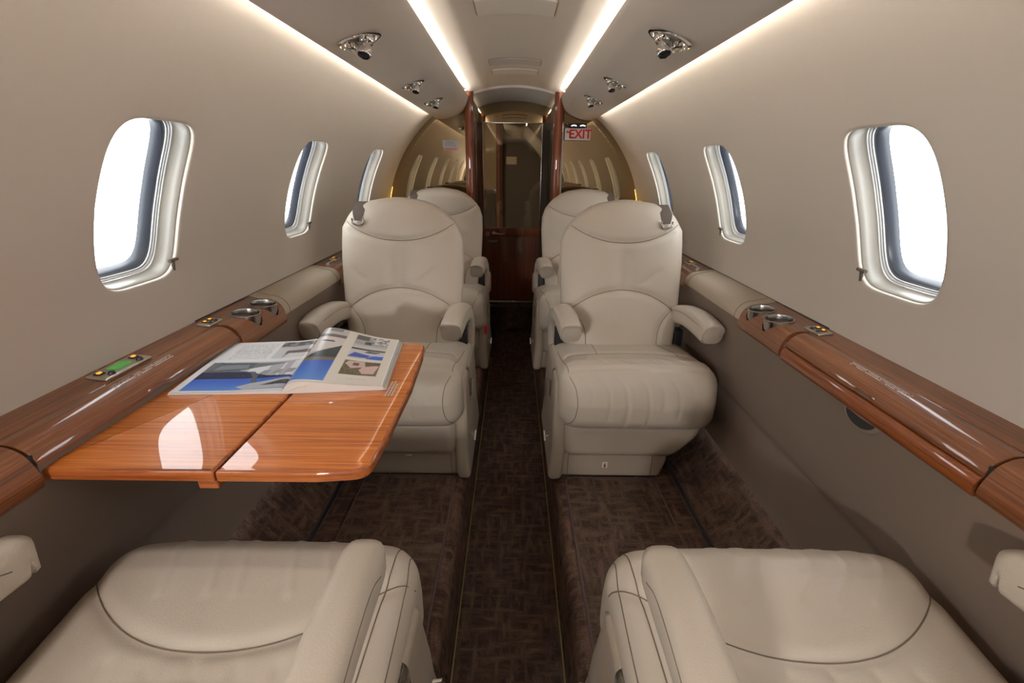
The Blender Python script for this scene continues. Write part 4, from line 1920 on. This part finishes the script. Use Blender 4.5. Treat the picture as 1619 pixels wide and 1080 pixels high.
for side in (-1, 1):
    pts = [(.308, .80), (.826, .80)] + [(RC * math.cos(p), ZC + RC * math.sin(p)) for p in np.linspace(math.radians(-8), math.radians(69), 30)] + [(.308, 1.708)]
    V = []
    F = []
    for y in (YB, YB + .012):
        for x, z in pts:
            V.append((side * x, y, z))
    n = len(pts)
    F = [tuple(range(n)), tuple(range(n, 2 * n))] + [(k, (k + 1) % n, n + (k + 1) % n, n + k) for k in range(n)]
    o = mk('mirror_panel', V, F, 'bronze_mirror', None, False)
    tag(o, 'bronze mirror panel on the cabin divider %s' % ('left of the doorway, bearing two small placards' if side < 0 else 'right of the doorway, behind the exit sign'), 'mirror', 'bronze divider mirrors')
    # lower wooden part of the divider
    g = G()
    g.add(*extrude_y([(side * .296, .0), (side * .80, .0), (side * .80, .80), (side * .296, .80)], YB, YB + .03, 1))
    struct(g.mk('wall_front_%s' % LB[side], 'wood_door'))
    # warm glow strip at the mirror's curved edge
    g = G()
    ps = [(side * (RC - .004) * math.cos(p), YB - .005, ZC + (RC - .002) * math.sin(p)) for p in np.linspace(math.radians(2), math.radians(17), 12)]
    g.tube(ps, .0016, 6)
    o = g.mk('edge_light', 'led_warm')
    tag(o, 'amber light strip at the curved edge of the %s divider mirror' % LB[side], 'light strip')
    g = G()
    g.box((0, 0, 0), (.022, .075, .004), .001)
    g.mk('hidden_glow_bar', 'led_hidden_glow', o).location = (side * .802, 2.985, .932)  # added amber bar, hidden behind the seats, to cast a glow on the wall
    # glossy wood post
    if side < 0:
        xs = (-.307, -.251)
    else:
        xs = (.243, .298)
    xc, hw = (xs[0] + xs[1]) / 2, (xs[1] - xs[0]) / 2
    V = []
    F = []
    NR = 32
    zs = [0.0, .5, 1.0, 1.40, 1.55, 1.62, 1.66, 1.69, 1.715, 1.735]
    for z in zs:
        fl = .006 * max(0, (1.60 - z)) * 0
        for k in range(NR):
            a = 2 * math.pi * k / NR
            c, s = math.cos(a), math.sin(a)
            rr = (abs(c) ** 2.6 + abs(s) ** 2.6) ** (-1 / 2.6)
            V.append((xc + hw * c * rr, YB - .012 + .048 * s * rr, z))
    for i in range(len(zs) - 1):
        for k in range(NR):
            k2 = (k + 1) % NR
            F.append((i * NR + k, i * NR + k2, (i + 1) * NR + k2, (i + 1) * NR + k))
    F.append(tuple(reversed(range(NR))))
    F.append(tuple(range((len(zs) - 1) * NR, len(zs) * NR)))
    o = mk('door_post', V, F, 'wood_post', None, True, 50)
    tag(o, 'tall glossy reddish wood post at the %s side of the forward doorway' % LB[side], 'door post', 'wood posts of the forward doorway')

# small switch panel on the left jamb
# vestibule side walls
def plate(name, x0, x1, y0, y1, z0, z1, mat, st=True, parent=None):
    g = G()
    g.add(*[((x0, y0, z0), (x1, y0, z0), (x1, y1, z0), (x0, y1, z0), (x0, y0, z1), (x1, y0, z1), (x1, y1, z1), (x0, y1, z1)),
            ((0, 1, 2, 3), (4, 5, 6, 7), (0, 1, 5, 4), (1, 2, 6, 5), (2, 3, 7, 6), (3, 0, 4, 7))])
    o = g.mk(name, mat, parent, False)
    return struct(o) if st else o


plate('wall_vestibule_left', -.285, -.262, YB + .03, 3.66, 0, 1.61, 'wood_door')
plate('wall_vestibule_right', .262, .285, YB + .03, 3.66, 0, 1.57, 'dark_brown')
for side in (-1, 1):
    # rounded soffit of the vestibule
    pr = smooth_line([(.268, 1.700), (.268, 1.64), (.280, 1.60), (.31, 1.575), (.36, 1.56)], 20) + [(.36, 1.70)]
    V, F = extrude_y([(side * (x + .0), z) for x, z in pr], YB + .02, 3.66, 1)
    struct(mk('trim_%d' % (4 + (side > 0)), V, F, 'bronze_tan', None, True, 40))
g = G()
g.box((-.258, 3.115, 1.006), (.008, .030, .085), .002)
sw = g.mk('switch_panel', 'nickel')
tag(sw, 'tiny switch panel with green and amber lights beside the left door post', 'switch panel')
for k in range(4):
    g = G()
    g.box((-.253, 3.110, 1.036 - k * .020), (.004, .012, .010), .001)
    g.mk('indicator', 'green_led' if k == 0 else 'amber', sw)

# front wall with the mirrored header, and the door
plate('wall_front_header', -.45, .45, 3.652, 3.68, 1.622, 1.80, 'bronze_mirror')
plate('wall_front_side_left', -.45, -.240, 3.652, 3.68, .0, 1.622, 'wood_door')
plate('wall_front_side_right', .212, .45, 3.652, 3.68, .0, 1.622, 'dark_brown')
door = struct(empty('door_1', (-.014, 3.64, .25)))
do = Matrix.Translation((.014, -3.64, -.25))


def dpart(name, c, d, mat, par=door, r=.003):
    g = G()
    g.box(c, d, r)
    o = g.mk(name, mat, par)
    o.data.transform(do)
    return o


dpart('lower_panel', (-.014, 3.645, .525), (.452, .022, .545), 'wood_door')
dpart('middle_rail', (-.014, 3.640, .826), (.452, .028, .068), 'wood_post')
dpart('stile', (-.0, 3.636, .525), (.002, .004, .52), 'dark_gap').hide_render = False
dpart('stile', (.188, 3.634, .525), (.002, .004, .54), 'dark_gap')
gl = dpart('glazing', (-.014, 3.648, 1.240), (.446, .006, .760), 'smoked', r=.0005)  # see-through pane in place of the mirror in the door
gl.data.polygons.foreach_set('use_smooth', [False] * len(gl.data.polygons))
g = G()
for x in (-.237, .209):
    g.box((x, 3.645, 1.24), (.006, .014, .764), .001)
g.box((-.014, 3.645, 1.619), (.45, .014, .006), .001)
o = g.mk('metal_edge', 'steel', door)
o.data.transform(do)
g = G()
g.lathe([(0, .014), (.008, .013), (.013, .008), (.014, 0)], 20, Matrix.Translation((-.158, 3.624, .818)) @ Matrix.Rotation(math.radians(90), 4, 'X'))
g.tube([(-.158, 3.610, .818), (-.150, 3.598, .820), (-.125, 3.596, .817), (-.100, 3.598, .813), (-.070, 3.600, .816)], [.006, .006, .005, .0045, .002], 10)
o = g.mk('door_handle', 'handle_metal', door)
o.data.transform(do)
dpart('lock_placard', (-.205, 3.624, .812), (.026, .003, .030), 'white_plastic', r=.0008)
dpart('lock_marking', (-.205, 3.622, .812), (.018, .002, .021), 'red_ink', r=.0005)
dpart('lock_keyhole', (-.205, 3.6205, .812), (.007, .002, .007), 'white_plastic', r=.0005)
g = G()
rnd = random.Random(8)
for zz, x0, x1, h in ((.754, -.200, -.128, .009), (.743, -.182, -.145, .003)):
    x = x0
    while x < x1:
        l = rnd.uniform(.003, .008)
        g.box((x + l / 2, 3.633, zz), (l, .001, h), .0003)
        x += l + .0015
o = g.mk('door_lettering', 'placard_grey', door)
o.data.transform(do)
# dark step below the door
g = G()
g.box((-.0, 3.60, .12), (.46, .10, .24), .02)
o = g.mk('door_step', 'carpet_aisle')
tag(o, 'dark carpeted step below the forward door at the end of the aisle', 'step')

# room built behind the door glazing to stand in for its mirror reflection
FX = -.41
V, F = extrude_y([(FX + RC * math.cos(p), ZC + RC * math.sin(p)) for p in np.linspace(math.radians(-60), math.radians(54), 40)], 3.70, 5.02, 1, closed=False)
struct(mk('wall_reflected_right', V, F, 'bronze_tan'))
g = G()
g.add(*extrude_y([(FX + x, z) for x, z in smooth_line([(.30, 1.74), (.31, 1.67), (.34, 1.635), (.40, 1.61), (.46, 1.60), (.50, 1.61)], 30)] + [(FX + .50, 1.66), (FX + .30, 1.80)], 3.70, 5.0, 1))
o = g.mk('overhead_panel', 'bronze_tan')
tag(o, 'short tan overhead panel behind the door glazing, standing in for a reflection', 'overhead panel')
g = G()
g.box((FX + .505, 4.35, 1.628), (.005, 1.25, .005), .001)
o = g.mk('cove_light', 'led_front')
tag(o, 'faint cove light strip behind the door glazing, standing in for a reflection', 'light strip')
plate('wall_reflected_panel', -.125, .44, 5.0, 5.03, 0, 1.80, 'dark_brown')
plate('wall_reflected_end', -.80, -.10, 5.40, 5.43, 0, 1.80, 'bronze_tan')
plate('wall_enclosure_left', -.83, -.80, 3.69, 5.43, 0, 1.80, 'bronze_tan')  # box around the stand-in room, added to shut out daylight
plate('wall_enclosure_outer', .43, .46, 3.69, 5.43, 0, 1.90, 'dark_brown')
plate('ceiling_enclosure', -.83, .46, 3.68, 5.43, 1.80, 1.83, 'bronze_tan')
plate('floor_enclosure', -.83, .46, 3.68, 5.43, -.03, .0, 'carpet_aisle')
g = G()
g.tube([(-.155, 4.93, 0), (-.155, 4.93, 1.78)], .030, 24)
o = g.mk('door_post', 'far_post')
tag(o, 'slim reddish wood post behind the forward door glazing, standing in for a reflection', 'door post')
g = G()
g.box((-.028, 4.996, 1.378), (.11, .004, .075), .001)
o = g.mk('placard', 'bronze_tan')
tag(o, 'faint small placard on the dark panel behind the door glazing, standing in for a reflection', 'placard')
V, F = rbox((-.33, 5.05, .72), (.34, .16, .75), .07, 8, 5)
o = mk('reflected_seat_back', V, F, 'dark_brown')
tag(o, 'dark rounded seat back behind the left of the door glazing, standing in for a reflection', 'seat')
for lx in (.15, .205):
    r = empty('reading_light', (lx, 4.62, 1.605), 0, 'tiny chrome reading light standing in for a reflection in the door, %s of the two' % ('left' if lx < .2 else 'right'), 'reading light')
    g = G()
    g.lathe([(.022, .0), (.020, -.006), (.014, -.008), (.011, -.028), (0, -.028)], 16)
    g.mk('nozzle', 'chrome', r)
cl = bpy.data.lights.new('compartment_fill', 'AREA')  # unseen fill added to light the stand-in room
cl.size = .25
cl.energy = 2.2
cl.color = (1, .85, .66)
co = bpy.data.objects.new('compartment_fill', cl)
COL.objects.link(co)
co.location = (-.35, 4.5, 1.78)

# exit sign and its lamp
ex = empty('exit_sign', (.392, YB - .03, 1.506), 0, 'white EXIT sign with red letters and arrow hanging on the right divider mirror', 'exit sign')
g = G()
g.box((0, 0, 0), (.160, .006, .068), .0015)
g.mk('sign_plate', 'sign_white', ex)
RX = Matrix.Rotation(math.radians(90), 4, 'X')
text_mesh('lettering', 'EXIT', .068, Matrix.Translation((.016, -.0038, -.001)) @ RX @ Matrix.Scale(1.02, 4, (0, 1, 0)), 'red_ink', ex, .0008)
g = G()
ar = [(-.072, 0, .013), (-.059, 0, .024), (-.059, 0, .017), (-.052, 0, .015), (-.0465, 0, .008), (-.045, 0, -.023), (-.051, 0, -.023), (-.052, 0, .004), (-.056, 0, .009), (-.059, 0, .009), (-.059, 0, .003)]
n = len(ar)
V = [(x, -.0034, z) for x, y, z in ar] + [(x, -.0046, z) for x, y, z in ar]
F = [tuple(range(n)), tuple(range(n, 2 * n))] + [(k, (k + 1) % n, n + (k + 1) % n, n + k) for k in range(n)]
mk('arrow', V, F, 'red_ink', ex, False)
g = G()
g.box((.0, .004, .049), (.105, .03, .022), .003)
lampb = g.mk('lamp_housing', 'black', ex)
g = G()
for x in (-.027, .027):
    g.tube([(x - .016, -.012, .046), (x, -.0135, .050), (x + .016, -.012, .046)], .003, 6)
g.mk('lamp_tube', 'sign_lamp', lampb)
g = G()
g.tube([(-.055, .01, .049), (-.068, .0, .056), (-.070, -.004, .064)], .005, 8)
g.mk('lamp_bracket', 'nickel', lampb)

pl = empty('placard', (-.404, YB - .003, 1.445), 0, 'small grey printed placard on the left divider mirror, upper of two', 'placard', 'placards on the left divider mirror')
g = G()
g.box((0, 0, 0), (.096, .004, .040), .001)
g.mk('plate', 'placard_grey', pl)
g = G()
rnd = random.Random(11)
for zz in (.010, .0, -.010):
    x = -.036 if zz < .01 else -.028
    while x < (.034 if zz < .01 else .026):
        l = rnd.uniform(.002, .006)
        g.box((x + l / 2, -.0025, zz), (l, .001, .0045), .0002)
        x += l + .001
g.mk('lettering', 'grey_ink', pl)
pl = empty('placard', (-.404, YB - .003, 1.415), 0, 'thin white placard with red print below the grey one on the left mirror', 'placard', 'placards on the left divider mirror')
g = G()
g.box((0, 0, 0), (.090, .004, .014), .001)
g.mk('plate', 'sign_white', pl)
g = G()
x = -.040
while x < .038:
    l = rnd.uniform(.002, .006)
    g.box((x + l / 2, -.0025, 0), (l, .001, .006), .0002)
    x += l + .001
g.mk('lettering', 'red_ink', pl)

# ------------------------------------------------------------------ aft end, behind the camera (seen in the mirrors)
plate('wall_back', -.95, .95, YR - .03, YR, 0, 1.85, 'dark_brown')
plate('wall_front_seal', -.95, -.31, YB + .04, YB + .06, .0, 1.9, 'dark_gap')
plate('wall_front_seal_right', .31, .95, YB + .04, YB + .06, .0, 1.9, 'dark_gap')
